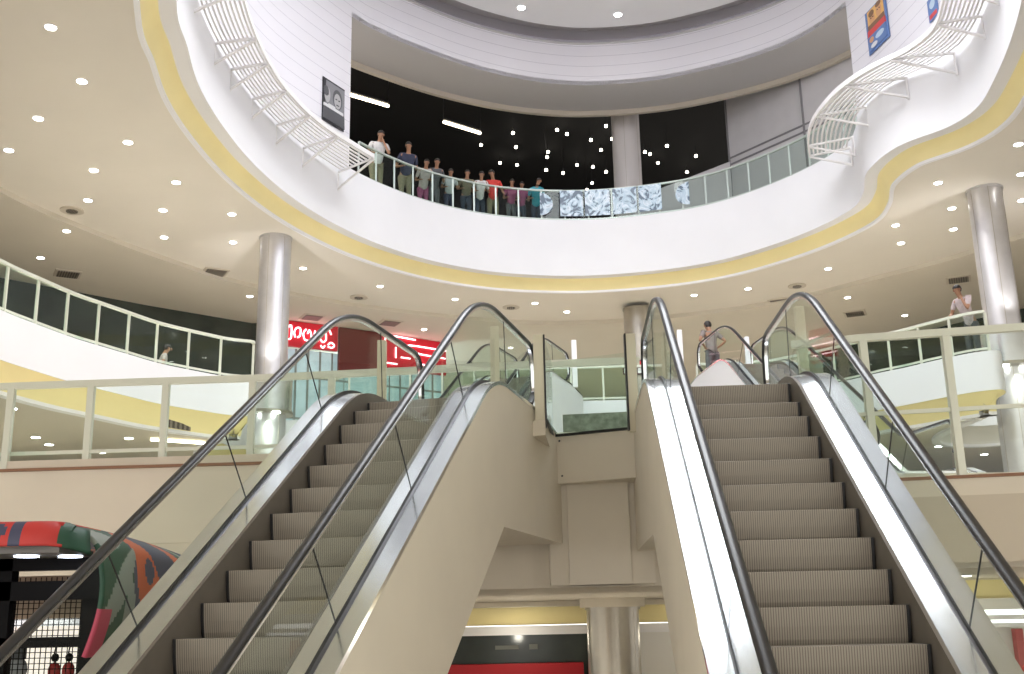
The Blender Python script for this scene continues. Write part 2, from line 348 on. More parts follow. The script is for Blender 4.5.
# dark gallery behind the drum opening
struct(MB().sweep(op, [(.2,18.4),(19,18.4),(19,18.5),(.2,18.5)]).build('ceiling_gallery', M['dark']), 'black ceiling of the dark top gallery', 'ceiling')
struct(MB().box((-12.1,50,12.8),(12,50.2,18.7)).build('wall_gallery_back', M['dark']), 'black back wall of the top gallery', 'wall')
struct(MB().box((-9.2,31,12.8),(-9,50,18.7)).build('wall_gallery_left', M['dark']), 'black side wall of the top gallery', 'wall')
b = MB(); b.sweep([(8.07,36.5),(10.1,33.8),(11.7,31.7),(13.2,28.5)], [(0,12.8),(0,18.38),(.2,18.38),(.2,12.8)])
struct(b.build('wall_gallery_right', M['grey_wall']), 'plain grey wall at the right end of the top gallery', 'wall')
b = MB(); b.prism([(4.4,12.8),(4.4,14.42),(5.65,14.92),(8.05,15.84),(8.05,12.8)], 'y', 36.45, 36.6)
struct(b.build('wall_gallery_ramp', M['grey_wall']), 'low grey wall rising to the right behind the glass railing', 'wall')
b = MB()
for z_ in (15.70, 15.95): b.sweep([(8.07,36.5),(10.1,33.8),(11.7,31.7),(13.2,28.5)], [(-.03,z_),(-.03,z_+.06),(.01,z_+.06),(.01,z_)])
b.bar((10.07,33.8,12.8),(10.07,33.8,18.3),.06,.06)
b.bar((8.05,36.5,12.8),(8.05,36.5,18.6),.06,.06)
struct(b.build('trim_13', mat('grey_groove', (.20,.19,.20), .7)), 'dark joints on the grey gallery wall', 'trim')
# storefront walls of the middle gallery
def wall_poly(name, pts, z0, z1, m, label):
    return struct(MB().sweep(pts, [(0,z0),(0,z1),(.2,z1),(.2,z0)]).build(name, m), label, 'wall')
wall_poly('wall_shops_left', [(-30,16),(-22,24.5),(-15.7,31.4),(-12.2,34.8),(-9.3,37.3),(-8.1,37.3)], 5.6, 10.4, M['darkshop'], 'dark glazed shop fronts behind the left railing')
wall_poly('wall_shops_right', [(12.8,43.5),(16.1,40.2),(18,38),(28,27)], 5.6, 10.4, M['darkshop'], 'dark glazed shop fronts behind the right railing')
wall_poly('wall_back', [(-3,60),(13,60)], 5.6, 10.4, M['soffit_outer'], 'far wall of the middle gallery')
# shopfront under the red sign
tt = [(-8.1,37.2),(-5.4,38.9),(-2.7,40.9)]
wall_poly('wall_sign_shop', tt, 5.6, 9.4, M['bluelit'], 'brightly lit shop glazing below the red sign')
b = MB()
for i in range(15):
    u = i/14; p = (-8.1+5.4*u, 37.15+3.65*u)
    b.bar((p[0],p[1],5.6),(p[0],p[1],9.4),.07,.07)
for z_ in (6.9,8.4): b.bar((-8.1,37.12,z_),(-2.7,40.8,z_),.05,.07)
struct(b.build('trim_14', mat('mullion', (.30,.34,.34), .4)), 'grey mullions of the lit shop glazing', 'trim')
# ground floor under the galleries
struct(MB().plate([(-30,24.6),(3.4,24.6),(3.6,60),(-30,60)], [], .2, .31).build('ceiling_low', M['cream']), 'ground floor ceiling behind the escalators', 'ceiling')
def band(y, x0, x1, z0, z1, d, m, name, label, cat='trim'):
    return struct(MB().box((x0,y,z0),(x1,y+d,z1)).build(name, m), label, cat)
band(26, -7, 8, -.20, .24, .3, M['yellow'], 'trim_15', 'yellow band above the ground floor shops in the middle')
band(25.9, -7, 8, .20, .34, .2, M['trimwhite'], 'trim_16', 'white bead above the middle yellow band')
band(25.85, -7, 8, -.42, -.22, .3, M['trimwhite'], 'trim_17', 'white bead below the middle yellow band')
band(26.5, -9, 2.3, FLOOR0, -.36, .2, M['darkshop'], 'wall_ground_shop', 'dark ground floor shop front in the middle', 'wall')
band(26.4, 2.3, 8, FLOOR0, -.36, .2, M['offwhite'], 'wall_ground_pale', 'pale ground floor wall beside the shop', 'wall')
band(17.2, 3.4, 16, .12, .40, .2, M['yellow'], 'trim_18', 'yellow band under the right walkway')
band(17.1, 3.4, 16, -.05, .12, .3, M['offwhite'], 'trim_19', 'grey white band below the right yellow band')
band(17.05, 3.4, 16, -.20, -.13, .1, M['trimwhite'], 'trim_20', 'white strip above the right shop window')
band(17.05, 3.4, 16, -.31, -.25, .1, M['trimwhite'], 'trim_21', 'lower white strip above the right shop window')
band(17.4, 3.4, 16, FLOOR0, -.3, .2, M['offwhite'], 'wall_ground_right', 'pale shop wall at the lower right', 'wall')
b = tag(MB().box((7.62,17.2,FLOOR0),(7.74,17.35,-.34)).build('red_banner', mat('dull_red', (.42,.08,.08), .6), bevel=.01), 'dull red upright strip at the lower right shop', 'banner')
b = tag(MB().box((-2.0,26.1,FLOOR0),(1.50,26.25,-1.06)).build('red_board', mat('red_board', (.50,.015,.025), .5), bevel=.02), 'plain red board at the bottom between the escalators', 'board')
b = MB(); b.box((-.55,26.4,-.75),(.0,26.46,-.66)); b.box((.25,26.4,-.76),(.45,26.46,-.64)); 
t = b.build('shop_notice', mat('notice_grey', (.2,.21,.18), .5)); tag(t, 'small grey notices on the dark shop front below the pier', 'notice')
# white fascia pieces seen beyond the landing
# ------------------------------------------------------------------ escalators
INC = R(35); TI = math.tan(INC)
def ribbon(mb, path, sect, x0=0, closed_sect=True):
    """section (dx, dn) carried along a path in the y-z plane"""
    L = len(path); vs = []
    for i, p in enumerate(path):
        a = path[max(0, i-1)]; b = path[min(L-1, i+1)]; d = math.hypot(b[0]-a[0], b[1]-a[1]); ny, nz = -(b[1]-a[1])/d, (b[0]-a[0])/d
        vs += [(x0+dx, p[0]+ny*dn, p[1]+nz*dn) for dx, dn in sect]
    k = len(sect); fs = []
    for i in range(L-1):
        for q in range(k): fs.append((i*k+q, i*k+(q+1)%k, (i+1)*k+(q+1)%k, (i+1)*k+q))
    fs += [tuple(range(k))[::-1], tuple((L-1)*k+q for q in range(k))]
    mb.add(vs, fs)
def fillet(P, r, n=8):
    out = [P[0]]
    for i in range(1, len(P)-1):
        p = Vector(P[i]); a = (Vector(P[i-1])-p); b = (Vector(P[i+1])-p); la, lb = a.length, b.length; a.normalize(); b.normalize()
        ang = math.acos(max(-1, min(1, a.dot(b)))); rr = r[i-1] if isinstance(r, (list, tuple)) else r
        d = min(rr/math.tan(ang/2), la*.49, lb*.49)
        s0 = p+a*d; s1 = p+b*d
        for k in range(n+1):
            t = k/n; out.append(tuple(s0*(1-t)**2 + p*2*t*(1-t) + s1*t*t))
    out.append(P[-1]); return out
def escalator(loc, az, zf, z0, label, light_sides=False):
    root = thing('escalator', loc, label, 'escalator', 'escalators of the atrium', -az)
    yb = (z0+.05)/TI                      # run where the incline meets the lower landing
    yend = yb-1.7
    # handrail and deck paths, local (y, z)
    ht = zf+.96; hb = z0+.96
    yt = (ht-.93)/TI; ybh = (hb-.93)/TI
    hr = fillet([(yend, hb-.55), (yend-.22, hb-.3), (yend, hb), (ybh, hb), (yt, ht), (2.86, ht-.0), (2.92, ht-.55), (2.68, ht-.72)], [.2, .2, .6, 2.2, .42, .12], 10)
    dt = zf+.13; db = z0+.13
    ydt = (dt-.14)/TI; ydb = (db-.14)/TI
    dk = fillet([(yend-.6, z0-.0), (yend-.2, db), (ydb, db), (ydt+.02, dt), (2.6, dt-.02), (3.55, zf-.02)], [.4, .8, 1.6, 1.2], 10)
    for sd in (-1, 1):
        b = MB(); ribbon(b, dk, [(sd*.535, -.05), (sd*.535, -.022), (sd*.69, -.004), (sd*.69, -.05)]); b.build('inner_deck', M['deck'], root, True)
        b = MB(); ribbon(b, dk, [(sd*.71, -.05), (sd*.71, 0), (sd*.865, .002), (sd*.865, -.035), (sd*.80, -.05)]); b.build('outer_deck', M['deck'], root, True)
        b = MB(); ribbon(b, dk[1:-1], [(sd*.688, -.04), (sd*.688, .022), (sd*.712, .022), (sd*.712, -.04)]); b.build('gasket', M['black'], root)
        b = MB(); ribbon(b, hr, [(.040*math.cos(t)+sd*.70, .024*math.sin(t)) for t in [2*math.pi*k/12 for k in range(12)]]); b.build('handrail', M['rubber'], root, True)
        b = MB(); ribbon(b, hr[3:-3], [(sd*.70-.018, -.045), (sd*.70-.018, -.022), (sd*.70+.018, -.022), (sd*.70+.018, -.045)]); b.build('handrail_guide', M['steel'], root, True)
        # skirt between steps and deck
        sk = [(ydb-1.5, z0)]; b = MB()
        up = [(y, z-.02) for y, z in dk[6:-6]]; lo = [(y, max(z0-.3, min(zf-.05, y*TI)-.42)) for y, z in up]
        n = len(up); vs = []
        for x_ in (sd*.508, sd*.535): vs += [(x_, y, z) for y, z in up] + [(x_, y, z) for y, z in lo]
        fs = []
        for i in range(n-1):
            for o_ in (0, 2*n): fs.append((o_+i, o_+i+1, o_+n+i+1, o_+n+i))
            fs.append((i, i+1, 2*n+i+1, 2*n+i)); fs.append((n+i, n+i+1, 3*n+i+1, 3*n+i))
        b.add(vs, fs).build('skirt_panel', M['skirt'], root)
        # cladding
        bot = -1.5
        yk = (-.9-bot)/TI*1.0
        zflo = z0-.02
        yfl = (zflo-bot)/TI
        outl = [(y, z-.03) for y, z in dk] + [(3.62, zf-.1), (3.62, -.93), (.83, -.93), (yfl, zflo), (yend-.6, zflo)]
        MB().prism(outl, 'x', sd*.80, sd*.855).build('side_cladding', M['cream'] if not light_sides else M['white'], root)
        # glass panels, seams square to the slope
        def on(path, y):
            for a, c in zip(path, path[1:]):
                if a[0] <= y <= c[0] and c[0] > a[0]:
                    u = (y-a[0])/(c[0]-a[0]); return (y, a[1]+(c[1]-a[1])*u)
            return path[-1]
        inc = [k for k in (-6.3, -4.6, -3.15, -1.75, -.35) if k > yend+.1]
        tops = [yend+.02] + inc + [1.55, 2.86]; bots = [yend+.1] + [k+.40 for k in inc] + [1.62, 2.72]
        hr2 = [p for p in hr if p[0] >= yend]; 
        for j in range(len(tops)-1):
            n = 12; vs = []; g0 = .006
            for i in range(n+1):
                u = i/n
                t_ = on(hr[8:], tops[j]+(tops[j+1]-tops[j])*u); q_ = on(dk, bots[j]+(bots[j+1]-bots[j])*u)
                if j == len(tops)-2 and i > n-4:                          # the rounded newel end
                    t_ = (t_[0]-.02, t_[1]-.02*(i-n+4))
                vs += [(sd*.70-.005, t_[0]+g0*(i == 0)-g0*(i == n), t_[1]-.03), (sd*.70-.005, q_[0]+g0*(i == 0)-g0*(i == n), q_[1]-.02),
                       (sd*.70+.005, q_[0]+g0*(i == 0)-g0*(i == n), q_[1]-.02), (sd*.70+.005, t_[0]+g0*(i == 0)-g0*(i == n), t_[1]-.03)]
            fs = [(0,1,2,3), (n*4+3, n*4+2, n*4+1, n*4)]
            for i in range(n):
                for q in range(4): fs.append((i*4+q, i*4+(q+1)%4, i*4+4+(q+1)%4, i*4+4+q))
            MB().add(vs, fs).build('glass_panel', M['far_glass'] if light_sides else M['glass'], root)
            if j:
                t_ = on(hr[8:], tops[j]); q_ = on(dk, bots[j])
                MB().bar((sd*.70, t_[0], t_[1]-.03), (sd*.70, q_[0], q_[1]), .010, .005).build('glass_seam', M['black'], root)
    # underside
    b = MB(); ribbon(b, [(yfl, zflo), (.83, -.93), (3.6, -.93)], [(-.80, 0), (.80, 0), (.80, .04), (-.80, .04)]); b.build('underside_panel', M['cream'], root)
    MB().box((-.53, 1.55, zf-.06), (.53, 3.6, zf)).build('landing_plate', M['steel'], root)
    MB().box((-.53, 1.35, zf-.05), (.53, 1.56, zf+.012)).build('comb_plate', mat('comb', (.55, .5, .3), .4, .5), root, bevel=.004)
    MB().box((-.53, yend-.6, z0-.02), (.53, ydb-.9, z0+.02)).build('landing_plate', M['steel'], root)
    # steps
    prof = [(0, -.004), (.004, 0), (.345, 0), (.345, -.05), (.10, -.29), (.048, -.265), (.028, -.20), (.014, -.12), (.003, -.03)]
    sm = MB().prism(prof, 'x', -.478, .478); sm.cur = 1; sm.mi = [0]*len(sm.f); sm.prism(prof, 'x', -.500, -.478); sm.prism(prof, 'x', .478, .500); sm = sm.build('step', [M['tread'], M['black']], root)
    p_ = .405*math.cos(INC); r_ = .405*math.sin(INC)
    nb = int(-(z0)/r_)
    pos = [(-i*p_, -i*r_) for i in range(nb+1)] + [(p_, min(r_*.82, zf-.02)), (2*p_+.03, zf-.03), (3*p_+.05, zf-.012)]
    for i, (y, z) in enumerate(pos):
        s_ = sm if i == 0 else sm.copy()
        if i: COL.objects.link(s_); s_.parent = root
        s_.location = (0, y, z)
    return root
aR, aL = R(2.93), R(14.14)
escalator((2.092, 9.382, 1.647), aR, .47, FLOOR0-1.647, 'right-hand of the two front escalators, glass sides and brown ribbed steps')
escalator((-1.145, 9.835, 1.758), aL, .37, FLOOR0-1.758, 'left-hand of the two front escalators, glass sides and brown ribbed steps')
escalator((5.82, 23.93, 5.2), R(-8), .42, FLOOR1-5.2, 'far escalator seen above the right front escalator, its top by the man in brown', True)
escalator((-.20, 24.9, 5.2), R(20), .42, FLOOR1-5.2, 'far escalator seen through the glass between the front escalators', True)

# ------------------------------------------------------------------ railings
def railing(name, pts, z, h, step, m, label, group, posts=None, pw=.05, rail_h=.06, zlow=None, parts=True, glassmat='rail_glass', low=.09):
    zlow = z if zlow is None else zlow
    mid = pts[len(pts)//2]
    root = thing(name, (mid[0], mid[1], z), label, 'railing', group)
    def ofs(v): return [(x-mid[0], y-mid[1], zz-z) for x, y, zz in v]
    def done(b, nm, mm, sm=False): b.v = ofs(b.v); return b.build(nm, mm, root, sm)
    b = MB(); b.sweep(pts, [(-.04, z+h-rail_h), (-.04, z+h), (.04, z+h), (.04, z+h-rail_h)]); done(b, 'top_rail', m, True)
    b = MB(); b.sweep(pts, [(-.02, z+low-.03), (-.02, z+low+.015), (.02, z+low+.015), (.02, z+low-.03)]); done(b, 'bottom_rail', m, True)
    P = posts or resample(pts, step)
    for p in P:
        b = MB(); b.box((p[0]-pw/2, p[1]-pw/2, zlow-.02), (p[0]+pw/2, p[1]+pw/2, z+h-rail_h)); done(b, 'post', m)
    ends = list(P)
    if posts: ends = [pts[0]] + ends + [pts[-1]]
    for a, c in zip(ends, ends[1:]):
        d = math.dist(a, c)
        if d < .15: continue
        u = (pw/2+.01)/d; a2 = (a[0]+(c[0]-a[0])*u, a[1]+(c[1]-a[1])*u); c2 = (c[0]-(c[0]-a[0])*u, c[1]-(c[1]-a[1])*u)
        b = MB(); b.sweep([a2, c2], [(-.004, zlow+.02), (-.004, z+h-rail_h-.01), (.004, z+h-rail_h-.01), (.004, zlow+.02)]); done(b, 'glass_panel', M[glassmat])
    return root
# top gallery railing along the far side of the opening
i0 = 6*6+3; 
r3 = [p for p in offset(FBs, .16, True)][i0:14*6+4]
railing('glass_railing', r3, FLOOR3, 1.13, .78, M['rail3'], 'long curved glass railing of the top gallery, people leaning on its left part', None, rail_h=.05)
# middle gallery railings
l2o = offset(L2s, .12, True)
railing('glass_railing', l2o[0:9*5+1], FLOOR2, .98, .88, M['rail'], 'curved glass railing on the middle gallery at the far left', None)
railing('glass_railing', l2o[16*5-2:19*5+1] if False else l2o[14*5:17*5+3], FLOOR2, .98, .9, M['rail'], 'glass railing on the middle gallery behind the left column and red sign', None)
railing('glass_railing', l2o[17*5+3:18*5], FLOOR2, .98, 1.0, M['rail'], 'glass railing of the middle gallery between the two far escalators', None)
railing('glass_railing', l2o[18*5:25*5+3], FLOOR2, .98, .88, M['rail'], 'curved glass railing on the middle gallery at the right, man in pink shirt behind it', None)
# first floor front railings
fl = [(p[0], p[1]+.06) for p in F1L[1:]]
railing('glass_railing', [(-9.5,14.26)]+fl[1:]+[(-.4,13.42),(1.1,13.30),(1.6,13.27)], FLOOR1, 1.03, 1.2, M['rail'], 'nearest cream railing with glass, running behind the left front escalator', None,
        posts=[(-7.75,14.1),(-6.62,13.96),(-5.55,13.92),(-4.55,13.87),(-3.40,13.81),(-2.35,13.7)], pw=.085, rail_h=.085, zlow=1.95, glassmat='glass')
railing('glass_railing', [(3.35,12.60),(4.10,12.35),(4.98,12.17),(5.87,11.98),(7.5,11.55),(10,10.65)], FLOOR1, 1.03, 1.2, M['rail'], 'nearest cream railing with tall glass to the right of the right front escalator', None,
        posts=[(4.12,12.34),(5.02,12.16),(6.25,11.89),(7.4,11.58)], pw=.085, rail_h=.085, zlow=1.42, glassmat='glass')
# glass box between the escalators
def pane(name, a, c, z0, z1, parent):
    b = MB(); b.sweep([a, c], [(-.005, z0), (-.005, z1), (.005, z1), (.005, z0)]); return b.build(name, M['glass'], parent)
g = thing('glass_barrier', (0, 0, 0), 'glass barrier with two cream posts closing the gap between the escalators', 'barrier')
for x_, y_, zz in ((.29, 11.75, 3.05), (1.36, 12.05, 3.12)):
    gp = MB().box((x_-.055, y_-.04, 1.98), (x_+.055, y_+.04, zz)).build('post', M['post'], g, bevel=.006)
    MB().box((x_+(.055 if x_ < 1 else -.075), y_-.045, 2.0), (x_+(.075 if x_ < 1 else -.055), y_+.045, zz)).build('post_gasket', M['black'], gp)
pane('glass_panel', (.36, 11.78), (.47, 12.86), 2.10, 3.02, g); pane('glass_panel', (.47, 12.88), (1.40, 12.42), 2.10, 3.0, g); pane('glass_panel', (1.42, 12.40), (1.36, 12.12), 2.10, 3.05, g)
MB().bar((.36, 11.78, 2.09), (.47, 12.87, 2.09), .03, .03).build('bottom_edge', M['black'], g)
MB().bar((.47, 12.87, 2.09), (1.42, 12.41, 2.09), .03, .03).build('bottom_edge', M['black'], g)
b = MB(); b.prism([(.20,11.7),(.34,11.62),(.45,12.93),(.36,12.95)], 'z', 1.90, 2.07); b.build('side_panel', M['cream'], g)
for (x_, y_, z1, lab) in ((-1.62, 13.05, 3.36, 'cream post behind the left handrail of the left front escalator'), (-.22, 13.1, 3.52, 'cream post behind the right handrail of the left front escalator'),
                     (1.90, 13.0, 3.32, 'cream post behind the left handrail of the right front escalator'), (3.50, 12.68, 3.58, 'cream post behind the right handrail of the right front escalator')):
    tag(MB().box((x_-.055, y_-.05, FLOOR1 if x_ < 3 else 1.42), (x_+.055, y_+.05, z1)).build('cream_post', M['post'], bevel=.008), lab, 'post')
for (x_, y_, z1, lab) in ((4.0, 25.0, 6.55, 'white glass-end post left of the far right escalator'), (5.95, 26.6, 6.75, 'white glass-end post right of the far right escalator'), (1.47, 25.0, 6.35, 'white glass-end post between the far escalators')):
    tag(MB().box((x_-.06, y_-.05, z1-1.15), (x_+.06, y_+.05, z1)).build('white_post', M['white'], bevel=.01), lab, 'post')

# ------------------------------------------------------------------ columns
def column(x, y, z0, z1, r, m, label, cap=None, name='column'):
    root = thing(name, (x, y, z0), label, 'column')
    b = MB(); b.cyl(0, 0, 0, z1-z0, r, 56); b.build('shaft', m, root, True)
    b = MB(); b.cyl(0, 0, z1-z0-.05, z1-z0, r+.03, 56); b.build('top_ring', m, root, True)
    for k in range(6):
        a = 2*math.pi*k/6+.3; MB().bar(((r+.001)*math.cos(a), (r+.001)*math.sin(a), 0), ((r+.001)*math.cos(a), (r+.001)*math.sin(a), z1-z0), .012, .006).build('joint', M['column_dark'], root)
    return root
colL, colR = (-6.62, 28.85), (12.38, 26.35)
for (x, y), nm in ((colL, 'left'), (colR, 'right')):
    lab = 'tall shiny round column at the left behind the red sign' if nm == 'left' else 'tall shiny round column at the right edge beside the man in pink'
    c = column(x, y, FLOOR1, 10.5, .43, M['column'], lab)
    zc = 5.45 if nm == 'left' else 5.75
    c = MB().cyl(0, 0, zc-FLOOR1, zc-FLOOR1+.95, (.60 if nm == 'left' else .72), 56).build('collar', M['steel'], c, True)
    MB().cyl(0, 0, zc-FLOOR1-.04, zc-FLOOR1+.04, (.63 if nm == 'left' else .75), 56).build('collar_rim', M['column_dark'], c, True)
    for sx in (-.35, .3):
        MB().cyl(sx, -.52, zc-FLOOR1-.07, zc-FLOOR1-.04, .11, 16).build('spot_lens', M['lampon'], c, True)
    lamp('column_spot_up', 'SPOT', (x+.12, y-1.15, zc+1.1), 160, (1, .98, 1), .08, (x, y-.2, zc+2.4), R(70), .8)
    lamp('column_spot_down', 'SPOT', (x+.12, y-1.05, zc-.1), 150, (1, 1, .9), .08, (x, y-.2, zc-1.2), R(75), .8)
column(4.42, 37.3, FLOOR3, 18.6, .52, M['column_white'], 'plain round column in the dark top gallery')
c = column(4.40, 36.5, FLOOR2, 10.36, .47, M['column_dark'], 'dark round column behind the top of the right front escalator')
c = column(1.92, 22.6, FLOOR0, .14, .53, M['column_dark'], 'brown panelled column below the cream pier')
MB().cyl(0, 0, 1.79, 1.97, .66, 56).build('capital', M['cream'], c, True)
column(3.75, 28.6, FLOOR0, -.36, .50, M['column_white'], 'pale column partly hidden behind the brown panelled column')
b = MB(); b.box((-.3, -.05, -.22), (.3, .05, .22)); 
o = thing('notice_board', (4.1, 35.98, 8.15), 'small red and white notice on the dark column', 'notice')
MB().box((-.34, -.03, -.25), (.34, .03, .25)).build('board', mat('notice_dark', (.08,.02,.03), .5), o)
for i, (x0, z0, x1, z1) in enumerate([(-.3,.05,-.12,.2),(-.05,.02,.12,.2),(.18,.05,.3,.2)]): MB().box((x0,-.045,z0),(x1,-.03,z1)).build('red_patch', M['red'], o)
for i, x0 in enumerate((-.3,-.06,.16)): MB().box((x0,-.045,-.22),(x0+.15,-.03,-.04)).build('white_patch', M['trimwhite'], o)

# ------------------------------------------------------------------ ceiling fittings
DLL = [(-8.23,17.48),(-8.46,19.51),(-10.01,21.09),(-11.35,22.65),(-8.54,22.37),(-9.88,23.87),(-8.17,24.7),(-10.74,25.74),(-9.08,26.53),(-7.37,26.92),(-12.01,27.55),(-9.7,28.58),(-7.9,29.11),(-13.63,29.7),(-8.58,33.97)]
DLC = [(-6.38,31.59),(-4.26,33.61),(-1.91,35.27),(0.82,35.96),(1.98,37.14),(-3.25,38.64),(6.25,35.4),(7.96,34.76)]
DLR = [(11.61,30.42),(10.09,32.75),(11.54,35.6),(14.37,38.09),(12.52,41.34),(11.99,23.5),(10.96,25.77),(12.88,25.32),(12.03,27.61),(12.72,29.29),(10.92,28.86),(13.7,27.12)]
b = MB(); b.cyl(0, 0, -.012, .0, .115, 24); b.cur = 1; n_ = len(b.f); b.cyl(0, 0, -.02, -.012, .095, 24)
dl0 = b.build('downlight', [M['trimwhite'], M['lampon']])
first = True
def inside(P, p):
    c = False
    for (x0, y0), (x1, y1) in zip(P, P[1:]+P[:1]):
        if (y0 > p[1]) != (y1 > p[1]) and p[0] < (x1-x0)*(p[1]-y0)/(y1-y0)+x0: c = not c
    return c
for L, lab, grp in ((DLL, 'round downlight in the cream ceiling left of the yellow cove', 'downlights in the left ceiling'),
                    (DLC, 'round downlight in the cream ceiling below the far yellow cove', 'downlights in the middle ceiling'),
                    (DLR, 'round downlight in the cream ceiling right of the yellow cove', 'downlights in the right ceiling')):
    for x, y in L:
        o = dl0 if first else dl0.copy()
        if not first: COL.objects.link(o)
        first = False
        o.location = (x, y, 10.5 if inside(ring2, (x, y)) else 10.36); tag(o, lab, 'downlight', grp)
        if (L.index((x, y)) % 2) == 0: lamp('downlight_beam', 'SPOT', (x, y, 10.3), 420, (1, .97, .92), .1, (x, y, 0), R(100), .9)
for x, y in [(-10.11,21.39),(-11.13,24.86),(-11.28,25.95),(-12.8,27.04),(-9.11,25.28),(-10.53,27.36),(11.6,29.4),(13.6,31.2),(15.5,27)]:
    o = dl0.copy(); COL.objects.link(o); o.location = (x, y, 4.27); tag(o, 'small downlight under the middle gallery, seen through the railing glass', 'downlight', 'downlights under the middle gallery')
for (x, y), lab in (((.54,32.08), 'left of the two downlights in the dome ceiling'), ((3.81,32.63), 'right of the two downlights in the dome ceiling')):
    o = dl0.copy(); COL.objects.link(o); o.location = (x, y, 19.62); o.scale = (1.3, 1.3, 1); tag(o, lab, 'downlight')
    lamp('downlight_beam', 'SPOT', (x, y, 19.6), 60, (1, .97, .92), .1, (x, y, 0), R(100), .9)
o = dl0.copy(); COL.objects.link(o); o.location = (6.0, 14.9, .415); tag(o, 'small bright lamp under the right walkway', 'downlight')
tl = tag(MB().tube([(-8.6,25.3,4.22),(-7.5,26.0,4.22)], .03).build('linear_light', M['tube'], smooth=True), 'slim strip light under the middle gallery at the left', 'light')
for (x, y, z, lab) in ((-13.45,31.21,10.36,'square ceiling vent above the far left railing'),(-9.13,31.76,10.5,'square ceiling vent left of the left column'),(-7.03,36.63,10.36,'square ceiling vent above the red sign'),
                  (9.41,36.36,10.5,'flat ceiling vent above the man in brown'),(12.42,37.67,10.36,'square ceiling vent above the right railing'),(14.61,33.74,10.36,'square ceiling vent above the man in pink'),(-4.4,37.6,10.36,'pale ceiling vent above the left handrail peaks')):
    o = thing('ceiling_vent', (x, y, z-.001), lab, 'vent', 'ceiling vents'); o.rotation_euler.z = .5 if x < 0 else -.4
    MB().box((-.38,-.38,-.03),(.38,.38,0)).build('frame', M['lip'], o, bevel=.01); MB().box((-.30,-.30,-.05),(.30,.30,-.03)).build('grille', M['vent'], o)
for (x, y, z, lab) in ((-11.41,26.4,10.5,'round speaker in the left ceiling'),(-5.12,34.8,10.5,'round speaker above the left handrail'),(-0.01,36.4,10.5,'round speaker left of the middle downlight'),(9.56,34.56,10.5,'round speaker between the two right-hand downlights')):
    o = thing('ceiling_speaker', (x, y, z), lab, 'speaker', 'round ceiling speakers')
    MB().cyl(0,0,-.03,0,.30,28).build('ring', M['lip'], o, True); MB().cyl(0,0,-.05,-.03,.15,20).build('cone', M['vent'], o, True)
# wall vents on the yellow bands
def wall_vent(p, q, z0, z1, lab):
    tag(MB().sweep([p, q], [(-.02,z0),(-.02,z1),(.02,z1),(.02,z0)]).build('wall_vent', M['vent']), lab, 'vent')
wall_vent((-7.85,23.9),(-7.45,24.55), 4.28, 4.56, 'long grille on the yellow cove at the left')
wall_vent((9.7,25.9),(10.8,24.7), 4.30, 4.55, 'long grille under the white fascia at the right')
# tubes and bulbs of the dark gallery
for (a, c, lab) in (((-5.3,33.2,17.15),(-4.1,34.1,17.15),'left fluorescent tube in the dark gallery'),((-2.28,35.35,17.12),(-1.0,36.35,17.12),'right fluorescent tube in the dark gallery')):
    mid = [(a[i]+c[i])/2 for i in range(3)]
    o = thing('fluorescent_light', mid, lab, 'light')
    q = [Vector(a)-Vector(mid), Vector(c)-Vector(mid)]
    MB().tube(q, .055, 10).build('tube', M['tube'], o, True); MB().bar(q[0]+Vector((0,0,.1)), q[1]+Vector((0,0,.1)), .12, .06).build('batten', M['black'], o)
    for e in q: MB().tube([e, e+Vector((0,0,1.4))], .012, 6).build('hanger', M['black'], o)
BP = [(513,133),(481,145),(516,147),(557,130),(574,115),(567,134),(606,126),(500,163),(517,165),(548,152),(547,157),(546,170),(563,173),(577,165),(591,140),(601,150),(593,167),(606,172),(592,183),(612,139),(650,154),(658,163),(667,146),(696,156),(687,172),(645,152),(587,190)]
def ray(px, py): return F_ + Rv*(px-512)/FPX - Uv*(py-337)/FPX
for i, (px, py) in enumerate(BP):
    Y = 38.5 + (i*37 % 11)*.55; r_ = ray(px, py); p = r_*(Y/r_.y)
    if p.z > 18.1: p = p*(18.1/p.z)
    b = MB(); b.ell((0,0,0), (.062,.062,.062), 12, 8); b.cur = 1; b.tube([(0,0,.08),(0,0,.16)], .03, 8); b.tube([(0,0,.16),(0,0,18.4-p.z)], .006, 5)
    o = b.build('hanging_bulb', [M['bulb'], M['black']], smooth=True); o.location = p; tag(o, 'small round bulb hanging in the dark top gallery', 'bulb', 'hanging bulbs of the dark gallery')
